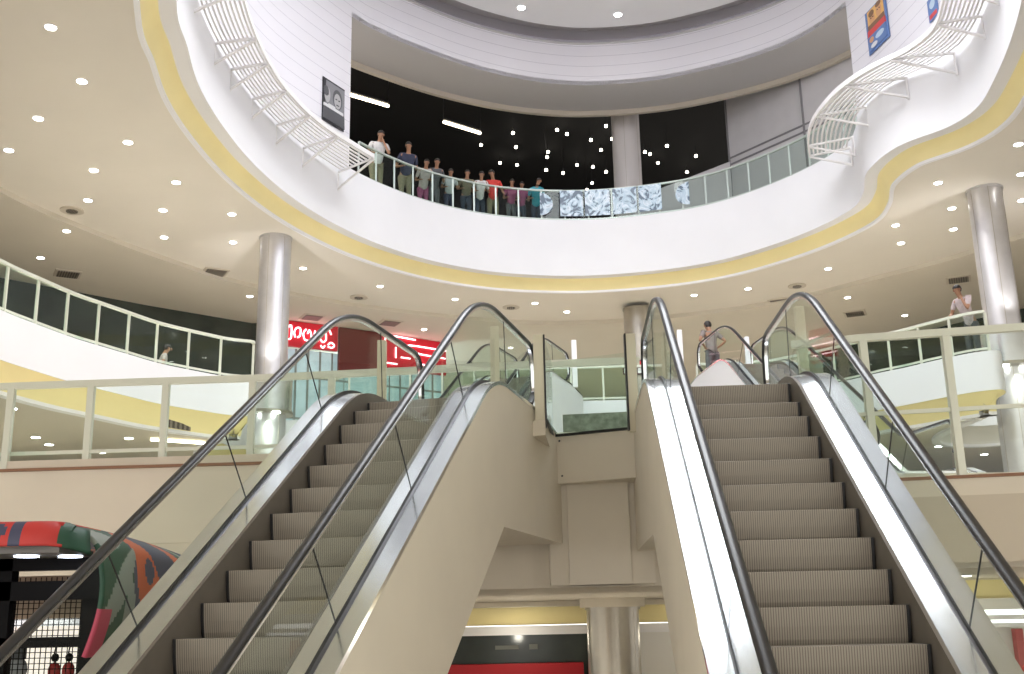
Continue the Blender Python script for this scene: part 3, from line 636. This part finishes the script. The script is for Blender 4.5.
# ------------------------------------------------------------------ slatted shelves on the white fascia
def shelf(inner, outer, brackets, label, nsl=9, z=12.5):
    root = thing('slatted_shelf', (0, 0, 0), label, 'shelf')
    inner = smooth(inner, False, 6); n = len(inner); outer = resample(smooth(outer, False, 6), 1)
    outer = [tuple(v) for v in outer]
    # same number of stations on both edges
    def rs(P, n):
        D = [0]
        for a, b in zip(P, P[1:]): D.append(D[-1]+math.dist(a, b))
        out = []; j = 0
        for i in range(n):
            t = D[-1]*i/(n-1)
            while j < len(P)-2 and D[j+1] < t: j += 1
            u = (t-D[j])/(D[j+1]-D[j]); out.append((P[j][0]+(P[j+1][0]-P[j][0])*u, P[j][1]+(P[j+1][1]-P[j][1])*u))
        return out
    N = 40; A = rs(inner, N); B = rs(smooth([o for o in outer], False, 3), N)
    for k in range(1, nsl+1):
        u = k/(nsl+1); L = [(a[0]+(b[0]-a[0])*u, a[1]+(b[1]-a[1])*u) for a, b in zip(A, B)]
        MB().sweep(L, [(-.024, z-.015), (-.024, z+.015), (.024, z+.015), (.024, z-.015)]).build('slat', M['shelf'], root)
    MB().sweep(B, [(-.025, z-.06), (-.025, z+.07), (.025, z+.07), (.025, z-.06)]).build('rim', M['shelf'], root, True)
    for u in brackets:
        i = int(u*(N-1)); a, b = A[i], B[i]
        MB().bar((a[0], a[1], z-.04), (b[0], b[1], z-.04), .05, .05).build('cross_bar', M['shelf'], root)
        MB().bar((a[0], a[1], z-.55), (b[0], b[1], z-.07), .05, .05).build('brace', M['shelf'], root)
        MB().bar((a[0], a[1], z-.6), (a[0], a[1], z), .05, .03).build('wall_plate', M['shelf'], root)
    return root
shelf([(-5.95,17.4),(-6.25,18.9),(-6.45,20.5),(-6.45,22.3),(-6.25,24.5),(-5.72,26.8),(-4.9,28.85)], [(-5.0,17.6),(-5.28,18.9),(-5.45,20.3),(-5.5,21.9),(-5.38,23.6),(-4.85,25.7),(-3.75,27.9)],
      (0.02,.19,.36,.47,.60,.73,.86,1.), 'white slatted shelf on brackets along the left white fascia')
shelf([(9.55,27.9),(9.3,26.6),(9.22,25.5),(9.5,24.2),(10.2,23.2),(10.5,22.2),(10.36,20.9),(9.99,19.3)], [(8.55,28.4),(8.2,27.2),(8.05,25.9),(8.3,24.2),(8.95,22.95),(9.55,22.1),(9.42,21.0),(9.1,19.5)],
      (0.0,.10,.30,.48,.64,.80,.97), 'white slatted shelf on brackets along the right wavy fascia')

# ------------------------------------------------------------------ posters on the drum
def hit_plan(P, px, py, inset=.02):
    r_ = ray(px, py); t = r_.x/r_.y; best = None
    for a, b in zip(P, P[1:]+P[:1]):
        ka, kb = a[0]/a[1], b[0]/b[1]
        if min(ka, kb) <= t <= max(ka, kb) and ka != kb:
            u = (t-ka)/(kb-ka); y = a[1]+(b[1]-a[1])*u
            if best is None or y > best.y: best = Vector((t*y, y, r_.z/r_.y*y))
    return best
def wall_frame(pl, pr, py_l, py_r):
    a, c = hit_plan(DRs, pl, py_l), hit_plan(DRs, pr, py_r); d = c-a; d.z = 0; n = Vector((d.y, -d.x, 0)).normalized()
    if n.dot(Vector((1.9-a.x, 21-a.y, 0))) < 0: n = -n
    m_ = (a+c)/2 + n*.035
    return m_, n, d.length
def poster(name, center, nrm, wd, ht, label, items, base):
    """flat sheet with shapes; items: (u, v, ru, rv, material, kind)"""
    n = Vector((nrm[0], nrm[1], 0)).normalized(); t = Vector((-n.y, n.x, 0))
    root = thing(name, center, label, 'poster', rz=math.atan2(t.y, t.x))
    MB().box((-wd/2, -.012, -ht/2), (wd/2, .012, ht/2)).build('sheet', base, root)
    d = -1 if True else 1
    for i, (u, v, ru, rv, m, kind) in enumerate(items):
        b = MB(); y0, y1 = -.013-.002*(i+1), -.012
        if kind == 'o':
            P = [(u+ru*math.cos(2*math.pi*k/20), v+rv*math.sin(2*math.pi*k/20)) for k in range(20)]
        else: P = [(u-ru, v-rv), (u+ru, v-rv), (u+ru*.96, v+rv), (u-ru*.96, v+rv)]
        b.prism(P, 'y', y0, y1); b.build('printed_shape', m, root)
    return root
pm = {k: mat('print_'+k, c, .5) for k, c in {'black': (.03,.03,.035), 'grey': (.22,.22,.24), 'light': (.42,.41,.42), 'dk': (.09,.09,.10), 'white': (.65,.65,.66), 'skin': (.62,.33,.17), 'orange': (.72,.42,.14),
      'red': (.60,.07,.07), 'blue': (.12,.20,.42), 'ltblue': (.45,.55,.66), 'brown': (.22,.12,.07)}.items()}
ca, na, wa_ = wall_frame(321.5, 343, 98, 111)
P1 = poster('movie_poster', ca, na, wa_, 1.34, 'black and white poster with faces on the left drum wall', [
    (.06,.22,.44,.40,pm['grey'],'r'),(.17,.20,.22,.31,pm['dk'],'o'),(.17,.15,.16,.24,pm['light'],'o'),(-.30,.18,.13,.24,pm['light'],'o'),(-.36,.28,.12,.16,pm['dk'],'o'),(.11,.19,.045,.018,pm['black'],'o'),(.24,.19,.045,.018,pm['black'],'o'),
    (.17,.02,.07,.015,pm['black'],'o'),(-.28,.20,.03,.015,pm['black'],'o'),(-.02,-.17,.46,.045,pm['white'],'r'),(-.10,-.10,.16,.02,pm['white'],'r'),(.0,-.42,.50,.19,pm['dk'],'r')], pm['black'])
ca, na, wa_ = wall_frame(868, 889, 31, 19)
P2 = poster('movie_poster', ca, na, wa_, 1.34, 'colourful poster with red title band on the right drum wall', [
    (0,.30,.46,.34,pm['orange'],'r'),(-.20,.34,.15,.22,pm['skin'],'o'),(.18,.40,.15,.22,pm['skin'],'o'),(-.22,.50,.15,.10,pm['brown'],'o'),(.18,.58,.15,.08,pm['brown'],'o'),(-.25,.36,.03,.014,pm['black'],'o'),(-.14,.36,.03,.014,pm['black'],'o'),
    (.13,.42,.03,.014,pm['black'],'o'),(.24,.42,.03,.014,pm['black'],'o'),(0,.08,.46,.10,pm['brown'],'r'),(0,-.07,.50,.10,pm['red'],'r'),(0,-.38,.50,.22,pm['blue'],'r'),(.14,-.34,.24,.09,pm['ltblue'],'o'),(-.2,-.5,.18,.07,pm['white'],'o'),(-.30,-.3,.12,.08,pm['skin'],'o')], pm['blue'])

ca, na, wa_ = wall_frame(931.5, 937, 9, 6)
poster('movie_poster', ca, na, max(wa_, .5), .62, 'small dark blue poster partly hidden by the right slatted shelf', [(0,.1,.15,.12,pm['ltblue'],'o'),(0,-.2,.2,.06,pm['red'],'r')], pm['blue'])
# flat sheets with a bluish marbled pattern along the top railing
ms = bpy.data.materials.new('marbled_pattern'); ms.use_nodes = True; nt = ms.node_tree; bs = nt.nodes['Principled BSDF']
tc = nt.nodes.new('ShaderNodeTexCoord'); nz = nt.nodes.new('ShaderNodeTexNoise'); nz.inputs['Scale'].default_value = 2.1; nz.inputs['Distortion'].default_value = 2.2; nz.inputs['Detail'].default_value = 4
rp = nt.nodes.new('ShaderNodeValToRGB'); e = rp.color_ramp.elements
e[0].position = .42; e[0].color = (.10, .14, .20, 1); e[1].position = .52; e[1].color = (.42, .54, .64, 1); x_ = e.new(.47); x_.color = (.38, .50, .60, 1); x_ = e.new(.445); x_.color = (.12,.17,.24,1); x_=e.new(.6); x_.color=(.66,.73,.80,1); x_ = e.new(.63); x_.color=(.30,.38,.46,1); x_=e.new(.66); x_.color=(.52,.62,.70,1)
ge = nt.nodes.new('ShaderNodeNewGeometry'); nt.links.new(ge.outputs['Position'], nz.inputs['Vector']); nt.links.new(nz.outputs['Fac'], rp.inputs['Fac']); nt.links.new(rp.outputs['Color'], bs.inputs['Base Color']); bs.inputs['Roughness'].default_value = .35
def on_plan(P, px):                       # point of a plan curve seen at an image column
    r_ = ray(px, 205); t = r_.x/r_.y
    for a, b in zip(P, P[1:]):
        ka, kb = a[0]/a[1], b[0]/b[1]
        if ka <= t <= kb: u = (t-ka)/(kb-ka); return (a[0]+(b[0]-a[0])*u, a[1]+(b[1]-a[1])*u)
sheet_edge = offset(FBs, .06, True)[i0:14*6+4]
for (p0, p1, rounded, lab) in ((540,553,True,'half-round bluish sheet on the railing glass right of the person in turquoise'),(560,583,False,'bluish marbled panel, leftmost full one on the top railing'),(585,610,False,'brightest marbled panel left of the gallery column'),
                       (613,637,False,'pale marbled panel below the gallery column'),(639,662,False,'dark streaked panel right of the gallery column'),(676,690,True,'pale curved scrap on the grey railing panel')):
    a = on_plan(sheet_edge, p0); c = on_plan(sheet_edge, p1); b = MB(); w_ = math.dist(a, c)
    mid = ((a[0]+c[0])/2, (a[1]+c[1])/2)
    if rounded:
        s0 = 1 if p0 < 600 else -1
        P = [(-s0*w_/2, 0)] + [(-s0*w_/2+s0*w_*math.cos(t), .40*math.sin(t)) for t in [(-.5+k/12)*math.pi for k in range(13)]]
    else: P = [(-w_/2,-.42),(w_/2,-.42),(w_/2,.50),(-w_/2,.50)]
    b.prism(P, 'y', -.006, .006); o = b.build('marbled_sheet', ms); o.location = (mid[0], mid[1], FLOOR3+.58); o.rotation_euler.z = math.atan2(c[1]-a[1], c[0]-a[0])
    tag(o, lab, 'film')

# ------------------------------------------------------------------ red neon signs
def sign(name, a, c, z0, z1, label, strokes, base, k=1., extra=None):
    a, c = Vector(a), Vector(c); L = (c-a).length; ang = math.atan2(c.y-a.y, c.x-a.x)
    root = thing(name, (a.x, a.y, z0), label, 'sign', rz=ang); H = z1-z0
    MB().box((0, -.06, 0), (L, .12, H)).build('board', base, root, bevel=.02)
    for S in strokes:
        pts = [(x*L, -.11, y*H) for x, y in S]
        MB().tube(smooth(pts, False, 4) if len(pts) > 2 else pts, .029*k, 8).build('neon_stroke', M['neon'], root, True)
    return root
# letters like the Kannada/Telugu ones of the shop
S1 = [[(.02,.25),(.02,.6),(.10,.8),(.10,.3),(.02,.25)],[(.18,.35),(.16,.55),(.20,.72),(.27,.72),(.27,.45),(.22,.35)],[(.38,.72),(.33,.55),(.36,.3),(.46,.3),(.48,.5),(.44,.7),(.41,.55)],
      [(.55,.7),(.53,.4),(.58,.28),(.63,.4),(.63,.7),(.67,.7)],[(.63,.45),(.70,.28),(.76,.4),(.75,.68)],[(.66,.15),(.70,.05),(.74,.15)],[(.80,.2),(.86,.3),(.92,.2),(.88,.1),(.80,.12)],[(.72,.9),(.80,.85),(.86,.62)]]
sign('neon_sign', (-8.05,36.95,0), (-6.35,38.0,0), 9.42, 10.34, 'red sign with pink-white neon letters right of the left column', S1, M['red'])
sign('neon_sign', (-6.3,38.05,0), (-4.9,38.95,0), 8.7, 10.34, 'dark maroon unlit board between the two neon signs', [], M['maroon'])
S2 = [[(.04,.9),(.04,.12)],[(.04,.12),(.22,.12)],[(.30,.62),(.42,.74),(.98,.74)],[(.55,.2),(.55,.55)],[(.55,.52),(.97,.5)],[(.55,.22),(.97,.2)],[(.12,.95),(.5,.93)],[(.28,.34),(.42,.34)],[(.2,.62),(.2,.3)]]
sign('neon_sign', (-4.88,38.97,0), (-2.6,40.75,0), 9.05, 10.34, 'red sign with long pink neon lines behind the handrails', S2, M['red'])
# ------------------------------------------------------------------ kiosk at the lower left
KM = {k: mat('kiosk_'+k, c, .55) for k, c in {'red': (.50,.035,.03), 'orange': (.56,.11,.035), 'navy': (.055,.06,.11), 'green': (.02,.075,.045), 'grey': (.27,.30,.27), 'pink': (.55,.06,.12), 'frame': (.004,.0035,.004), 'under': (.16,.15,.14)}.items()}
kiosk = thing('kiosk', (-4.3, 8.0, FLOOR0), 'black barred kiosk with a bulging canopy in red, green and blue', 'kiosk')
kz = lambda z: z-FLOOR0
def K(x, y, z): return (x+4.3, y-8.0, z-FLOOR0)
# side of the canopy: bulging sheet with a painted pattern
def leaf(u, v, cu, cv, a, b, ang):
    c, s = math.cos(ang), math.sin(ang); du, dv = u-cu, v-cv; x, y = du*c+dv*s, -du*s+dv*c
    return (x/a)**2 + abs(y/b)**1.3 < 1
keys = list(KM); idx = {k: i for i, k in enumerate(keys)}
def paint_side(u, v):                     # u 0 front .. 1 back, v 0 bottom .. 1 top
    u = u/.66
    if u > 1: return 'green' if leaf(u, v, 1.25, .5, .3, .2, .8) else 'navy'
    if u < .10 and v < .30: return 'pink'
    if leaf(u, v, .10, .86, .13, .10, 0): return 'grey'
    if leaf(u, v, .17, .45, .42, .07, 1.15) or leaf(u, v, .27, .25, .30, .05, 1.55): return 'grey'
    if leaf(u, v, .47, .62, .13, .05, 1.6) : return 'navy'
    if leaf(u, v, .47, .15, .10, .05, 1.2): return 'navy'
    if leaf(u, v, .47, .45, .52, .12, 1.75): return 'orange'
    if leaf(u, v, .33, .95, .30, .05, 1.9): return 'orange'
    if leaf(u, v, .82, .75, .40, .045, 2.0): return 'orange'
    if leaf(u, v, .92, .92, .20, .03, 2.2): return 'grey'
    if u < .30: return 'green'
    if u < .84: return 'navy'
    return 'green'
def sheet(name, fn, paint, nu, nv, parent):
    b = MB(); vs = [fn(i/nu, j/nv) for j in range(nv+1) for i in range(nu+1)]; b.v = vs
    for j in range(nv):
        for i in range(nu):
            q = j*(nu+1)+i; b.f.append((q, q+1, q+nu+2, q+nu+1)); b.mi.append(idx[paint((i+.5)/nu, (j+.5)/nv)])
    o = b.build(name, [KM[k] for k in keys], parent, True)
    s_ = o.modifiers.new('thickness', 'SOLIDIFY'); s_.thickness = .03; s_.offset = 0
    return o
def topz(y): return .70-.012*(y-8)**2
def side(u, v):
    y = 8.0+u*3.4; zt = topz(y); zb = -.22
    x = -3.10+.09*math.sin(math.pi*min(1, v*1.05))+.012*math.sin(6*v+5*u)   # bulging sheet ending in a rounded shoulder
    z = zb+(zt-zb)*(.6*v+.4*math.sin(v*math.pi/2))
    if v > .75: x -= (v-.75)**2*2.2
    return K(x, y, z)
sheet('canopy_side', side, paint_side, 90, 60, kiosk)
def paint_front(u, v):
    if leaf(u, v, .822, .42, .030, .33, 0): return 'navy'
    if .862 < u < .884+.004*v: return 'navy'
    if u > .955 - .008*v: return 'green'
    if leaf(u, v, .2, .5, .06, .4, 0): return 'navy'
    return 'red'
def front(u, v):
    x = -6.4+u*3.33; a = v*math.pi/2
    if v > .85 and u > .94: x -= .0
    return K(x - (.06 if u > .97 else 0)*v, 7.75-.12*math.cos(a)+.30*(max(0, u-.9)*10)**2*.9, .545+.165*math.sin(a) - (.05*((u-.93)/.07)**2 if u > .93 else 0))
sheet('canopy_front', front, paint_front, 120, 14, kiosk)
def roof(u, v): 
    y = 7.75+v*3.6; zt = topz(max(8, y)); x = -6.4+u*3.18
    return K(x, y, zt-.0+.0)
sheet('canopy_roof', roof, lambda u, v: 'red' if v < .15 else ('navy' if int((u*4+v*5)) % 2 else 'orange'), 40, 30, kiosk)
MB().box(K(-6.4, 7.72, .50), K(-3.22, 8.35, .545)).build('canopy_underside', KM['under'], kiosk)
for x_, y_ in ((-3.56, 7.98), (-3.29, 8.10)):
    b = MB(); b.cyl(x_+4.3, y_-8, kz(.488), kz(.50), .085, 24); b.build('spotlight', mat('led_blue', (.8,.9,1), .4, emit=7, ecol=(.75,.85,1)), kiosk, True)
FR = KM['frame']; FR.node_tree.nodes['Principled BSDF'].inputs['Specular IOR Level'].default_value = .08
MB().box(K(-3.20, 8.35, FLOOR0), K(-3.06, 8.5, .52)).build('corner_post', FR, kiosk)
MB().box(K(-3.62, 8.3, FLOOR0), K(-3.52+.02, 8.42, .5)).build('upright', FR, kiosk) if False else None
MB().box(K(-3.92, 8.34, FLOOR0), K(-3.82, 8.46, .5)).build('upright', FR, kiosk)
for z0, z1 in ((.41, .52), (.19, .33), (-.155, -.08)): MB().box(K(-6.4, 8.34, z0), K(-3.1, 8.46, z1)).build('rail', FR, kiosk)
MB().box(K(-3.28, 8.36, FLOOR0), K(-3.10, 8.44, .5)).build('corner_panel', FR, kiosk)
b = MB()
for i in range(76): b.bar(K(-6.3+i*.04, 8.40, -.95), K(-6.3+i*.04, 8.40, .36), .006, .006)
for i in range(33): b.bar(K(-6.4, 8.405, -.95+i*.04), K(-3.28, 8.405, -.95+i*.04), .006, .006)
b.build('wire_mesh', FR, kiosk)
MB().box(K(-6.4, 8.6, FLOOR0), K(-3.2, 11.2, -1.0)).build('counter', FR, kiosk)
MB().box(K(-6.4, 11.32, .02), K(-3.25, 11.4, .5)).build('tan_back_panel', mat('tan_panel', (.34,.28,.20), .7), kiosk)
MB().box(K(-6.4, 11.2, FLOOR0), K(-3.25, 11.3, .02)).build('lit_back_panel', mat('lit_panel', (.8,.7,.6), .6, emit=.75, ecol=(1,.86,.78)), kiosk)
MB().box(K(-6.4, 9.2, .0), K(-3.5, 9.3, .06)).build('inner_shelf', M['steel'], kiosk)
MB().box(K(-6.4, 9.2, .24), K(-3.5, 9.3, .36)).build('inner_beam', FR, kiosk)
MB().box(K(-3.3, 8.5, FLOOR0), K(-3.2, 11.2, .30)).build('side_wall', FR, kiosk)
# two small red toy cranes behind the mesh
for i, x_ in enumerate((-3.63, -3.52)):
    t = thing('toy_horse', (x_, 8.8, -.40), ('left' if i == 0 else 'right')+' small red toy figure behind the kiosk mesh', 'toy')
    MB().ell((0,0,.06), (.05,.04,.07)).build('body', KM['red'], t, True); MB().ell((0,0,.16), (.03,.03,.035)).build('head', KM['frame'], t, True)
    MB().tube(smooth([(-.01,0,.18),(-.0,0,.24),(.02,0,.27),(.04,0,.25)]), .006, 6).build('hook', KM['frame'], t, True)
    MB().box((-.04,-.03,-.60),(.04,.03,.0)).build('stand', FR, t)
t = thing('white_toy', (-3.92, 8.8, -.40), 'small pale toy figure at the left edge behind the kiosk mesh', 'toy')
MB().ell((0,0,.08), (.08,.05,.09)).build('body', pm['light'], t, True); MB().box((-.05,-.04,.15),(.05,.04,.26)).build('head', pm['dk'], t, bevel=.01); MB().box((-.05,-.03,-.60),(.05,.03,.0)).build('stand', FR, t)

# ------------------------------------------------------------------ people
SKIN = mat('skin', (.33, .17, .10), .55); HAIR = mat('hair', (.015, .012, .012), .5); EYE = mat('eye_dark', (.02,.015,.015), .3); LIP = mat('lips', (.30,.10,.08), .5)
def skinmesh(name, joints, edges, m, parent, root=0, sub=2):
    me = bpy.data.meshes.new(name); bm = bmesh.new(); lay = bm.verts.layers.skin.verify()
    vs = []
    for (p, r) in joints:
        v = bm.verts.new(p); v[lay].radius = r if isinstance(r, tuple) else (r, r); vs.append(v)
    vs[root][lay].use_root = True
    for a, b in edges: bm.edges.new((vs[a], vs[b]))
    bm.to_mesh(me); bm.free(); me.materials.append(m)
    o = bpy.data.objects.new(name, me); COL.objects.link(o); o.parent = parent
    k = o.modifiers.new('skin', 'SKIN'); k.use_smooth_shade = True; k.branch_smoothing = .3
    s_ = o.modifiers.new('sub', 'SUBSURF'); s_.levels = sub; s_.render_levels = sub
    return o
def V(*a): return Vector(a)
def person(loc, face, label, shirt, trousers, group=None, h=1.68, lean=.25, hands=None, elbows=None, head=(0, 0), sleeve='short', longhair=False, build=1.0, feet=.11, hair=None, kneel=0):
    """faces +y in its own space, origin between the feet; face = heading in radians (0 = +y)"""
    root = thing('person', loc, label, 'person', group, rz=face); k = h/1.68; b = build
    S = lambda x, y, z: V(x*k, y*k, z*k)
    pel = S(0, -.04, .92); wa = S(0, lean*.25, 1.08); ch = S(0, lean*.7, 1.28); nb = S(0, lean, 1.42); hd0 = S(head[0]*.3, lean+.05, 1.50); hd1 = S(head[0]*.7, lean+.10+head[1]*.4, 1.585); hd2 = S(head[0], lean+.09+head[1]*.6, 1.68)
    hands = hands or [(-.26, .38, 1.0), (.26, .38, 1.0)]; elbows = elbows or [(-.30, .10, 1.05), (.30, .10, 1.05)]
    J = [(pel, .11*k*b), (wa, (.115*k*b, .095*k*b)), (ch, (.135*k*b, .10*k*b)), (nb, .055*k), (hd0, .062*k), (hd1, (.078*k, .09*k)), (hd2, .055*k)]
    E = [(0,1),(1,2),(2,3),(3,4),(4,5),(5,6)]
    sh = []
    for s in (-1, 1):
        i = len(J); f = 0 if s < 0 else 1
        sp = S(s*.17*b, lean*.85, 1.37); el = S(*elbows[f]); ha = S(*hands[f])
        J += [(sp, .055*k), (el, .040*k), (el+(ha-el)*.9, .027*k), (ha+(ha-el).normalized()*.03, (.033*k, .018*k))]
        E += [(2,i),(i,i+1),(i+1,i+2),(i+2,i+3)]
        d = (ha-el).normalized(); side_ = d.cross(V(0,0,1)).normalized() if abs(d.z) < .9 else V(1,0,0)
        for q, (o_, ln, cl) in enumerate(((-.030,.075,.02),(-.011,.09,.03),(.009,.085,.03),(.028,.065,.02),(.045*-s if False else -.05,.04,.0))):
            base = ha+d*(.05 if q < 4 else .0)+side_*o_; j = len(J)
            J += [(base+d*ln*.45*k, .0095*k), (base+d*ln*.8*k+V(0,0,-cl), .008*k)]; E += [(i+3,j),(j,j+1)]
        sh.append((sp, el, ha))
    for s in (-1, 1):
        i = len(J); J += [(S(s*.09, -.04, .86), .088*k*b), (S(s*feet*.95, kneel, .48), .06*k), (S(s*feet, -.03, .09), .04*k), (S(s*feet*1.1, .12, .035), (.042*k, .032*k))]
        E += [(0,i),(i,i+1),(i+1,i+2),(i+2,i+3)]
    skinmesh('body', J, E, SKIN, root)
    # shirt
    J = [(S(0,-.05,.78), (.14*k*b,.13*k*b)), (wa, (.14*k*b,.12*k*b)), (ch, (.165*k*b,.128*k*b)), (nb-V(0,0,.025), (.085*k,.08*k))]; E = [(0,1),(1,2),(2,3)]
    for sp, el, ha in sh:
        i = len(J); end = sp+(el-sp)*.72 if sleeve == 'short' else el
        J += [(sp, .074*k), (end, .058*k)]; E += [(2,i),(i,i+1)]
        if sleeve == 'long': J.append((el+(ha-el)*.82, .042*k)); E.append((i+1,i+2))
    skinmesh('shirt', J, E, shirt, root)
    J = [(S(0,-.04,.96), (.115*k*b,.11*k*b))]; E = []
    for s in (-1, 1):
        i = len(J); J += [(S(s*.09,-.04,.80), .105*k*b), (S(s*feet*.95,kneel,.48), .078*k), (S(s*feet,-.03,.13), .066*k)]; E += [(0,i),(i,i+1),(i+1,i+2)]
    skinmesh('trousers', J, E, trousers, root)
    for s in (-1, 1):
        MB().ell((s*feet*1.05*k, .06*k, .035*k), (.05*k, .14*k, .05*k)).build('shoe', HAIR, root, True)
    # hair and face
    hc = hd1+V(0,-.02,.035)*k
    bb = MB(); bb.ell(hc, (.092*k,.105*k,.095*k), 16, 8, -.1, 1.); bb.ell(hc+V(0,-.035,-.02)*k, (.088*k,.07*k,.085*k), 14, 8)
    if longhair: bb.ell(hc+V(0,-.07,-.14)*k, (.085*k,.045*k,.17*k), 14, 8)
    bb.build('hair', hair or HAIR, root, True)
    fc = hd1+V(0,.088*k,0)
    bb = MB(); bb.ell(fc+V(0,.012,-.012)*k, (.014*k,.022*k,.026*k), 8, 6); bb.build('nose', SKIN, root, True)
    for s in (-1, 1): MB().ell(fc+V(s*.032,-.008,.018)*k, (.014*k,.008*k,.007*k), 8, 6).build('eye', EYE, root, True)
    for s in (-1, 1): MB().ell(hd1+V(s*.082,0,0)*k, (.012*k,.022*k,.032*k), 8, 6).build('ear', SKIN, root, True)
    MB().ell(fc+V(0,-.004,-.05)*k, (.026*k,.008*k,.008*k), 8, 6).build('mouth', LIP, root, True)
    return root
def cloth(n, c): return mat('cloth_'+n, c, .8, noise=.12, nscale=14)
navy = cloth('navy', (.03,.035,.07)); khaki = cloth('khaki', (.22,.19,.12)); jean = cloth('jean', (.04,.05,.08)); white = cloth('white', (.62,.60,.60)); grey = cloth('grey', (.10,.10,.11)); red = cloth('red', (.62,.05,.04)); pink = cloth('magenta', (.30,.07,.16)); teal = cloth('teal', (.03,.32,.42)); brown = cloth('brown', (.24, .20, .19)); rose = cloth('rose', (.48, .40, .41)); olive = cloth('olive', (.17,.15,.10)); ltgrey = cloth('ltgrey', (.45,.47,.48)); pale = cloth('pale', (.40,.36,.34))
G3 = 'people leaning on the top gallery railing'
walk = offset(FBs, .62, True)
def at3(px, d=0.):
    P = offset(FBs, .72+d, True)[i0-6:14*6+4]
    p = on_plan(P, px); return p
def p3(px, label, shirt, trousers, d=0., **kw):
    p = at3(px, d); face = math.atan2(p[0]-2., 21.-p[1]) ; face = math.atan2(-(2.-p[0]), (20.-p[1]))
    person((p[0], p[1], FLOOR3), math.atan2(-(2.-p[0]), 20.-p[1]), label, shirt, trousers, G3, **kw)
rest = [(-.20,.40,.98),(.20,.40,.98)]
p3(376, 'person in white shirt, hand at the chin, leftmost at the top railing', white, khaki, lean=.22, h=1.98, hands=[(-.05,.33,1.42),(.20,.40,1.0)], elbows=[(-.22,.36,1.05),(.32,.2,1.08)], build=1.25)
p3(405, 'person in a dark navy shirt bending over the top railing, looking right', navy, khaki, lean=.32, h=1.94, hands=rest, head=(.05,.02), build=1.25)
p3(423, 'person in a pale top with head bowed, between navy shirt and dark jacket', pale, pink, d=.1, lean=.38, h=1.62, hands=rest, build=1.25)
p3(434, 'person in a dark grey patterned jacket over the top railing', grey, grey, lean=.34, h=1.71, hands=rest, build=1.15)
p3(449, 'person in a light grey top and dark skirt behind the railing', ltgrey, navy, lean=.25, h=1.53, hands=rest, longhair=True, build=1.25)
p3(466, 'person in an olive top standing left of the white T-shirt', olive, jean, lean=.22, h=1.64, hands=rest, build=1.25)
p3(480, 'person in a bright white T-shirt and jeans at the top railing', white, jean, lean=.30, h=1.64, hands=rest, build=1.1)
p3(493, 'person in a bright red shirt turned away at the top railing', red, khaki, d=.1, lean=.15, h=1.85, hands=[(-.3,.2,.98),(.3,.3,1.0)], build=1.1, head=(.1,0))
p3(511, 'person in a magenta top, left one of the two in magenta', pink, grey, lean=.35, h=1.50, hands=rest, build=1.25)
p3(521, 'person in a magenta top, next to the one in turquoise', pink, jean, lean=.35, h=1.48, hands=rest, d=.1, build=1.25)
p3(536, 'person in a turquoise shirt bending forward, rightmost at the top railing', teal, jean, lean=.45, h=1.55, hands=rest, head=(-.12,0), build=1.25)
# middle gallery
person((5.15, 27.15, FLOOR2), R(18), 'man in brown shirt, hands on hips, back turned, atop the far escalator', brown, grey, h=1.74, lean=.03, sleeve='short', hands=[(-.17,.0,.99),(.17,.0,.99)], elbows=[(-.36,-.1,1.15),(.36,-.1,1.15)], build=1.1)
person((10.80, 24.60, FLOOR2), R(125), 'man in a checked pinkish shirt, hand at his face, leaning on the right railing', rose, grey, h=1.72, lean=.28, hands=[(-.02,.32,1.46),(.2,.42,1.02)], elbows=[(-.2,.36,1.08),(.3,.22,1.08)])
person((-9.3, 27.9, FLOOR2), R(-60), 'shadowy person in a pale top walking behind the left railing glass', pale, grey, h=1.6, lean=.03, hands=[(-.24,.1,.85),(.24,.1,.85)], elbows=[(-.27,-.05,1.1),(.27,-.05,1.1)])
person((-10.9, 26.6, FLOOR2), R(-60), 'shadowy person in a reddish top behind the far left railing glass', pink, grey, h=1.25, lean=.05, hands=[(-.24,.1,.85),(.24,.1,.85)], elbows=[(-.27,-.05,1.1),(.27,-.05,1.1)])
person((4.17, 9.0, FLOOR0), R(180), 'dark-haired person at the lower right edge below the right escalator', red, jean, h=1.42, lean=.03, hands=[(-.24,.1,.85),(.24,.1,.85)], elbows=[(-.27,-.05,1.1),(.27,-.05,1.1)])
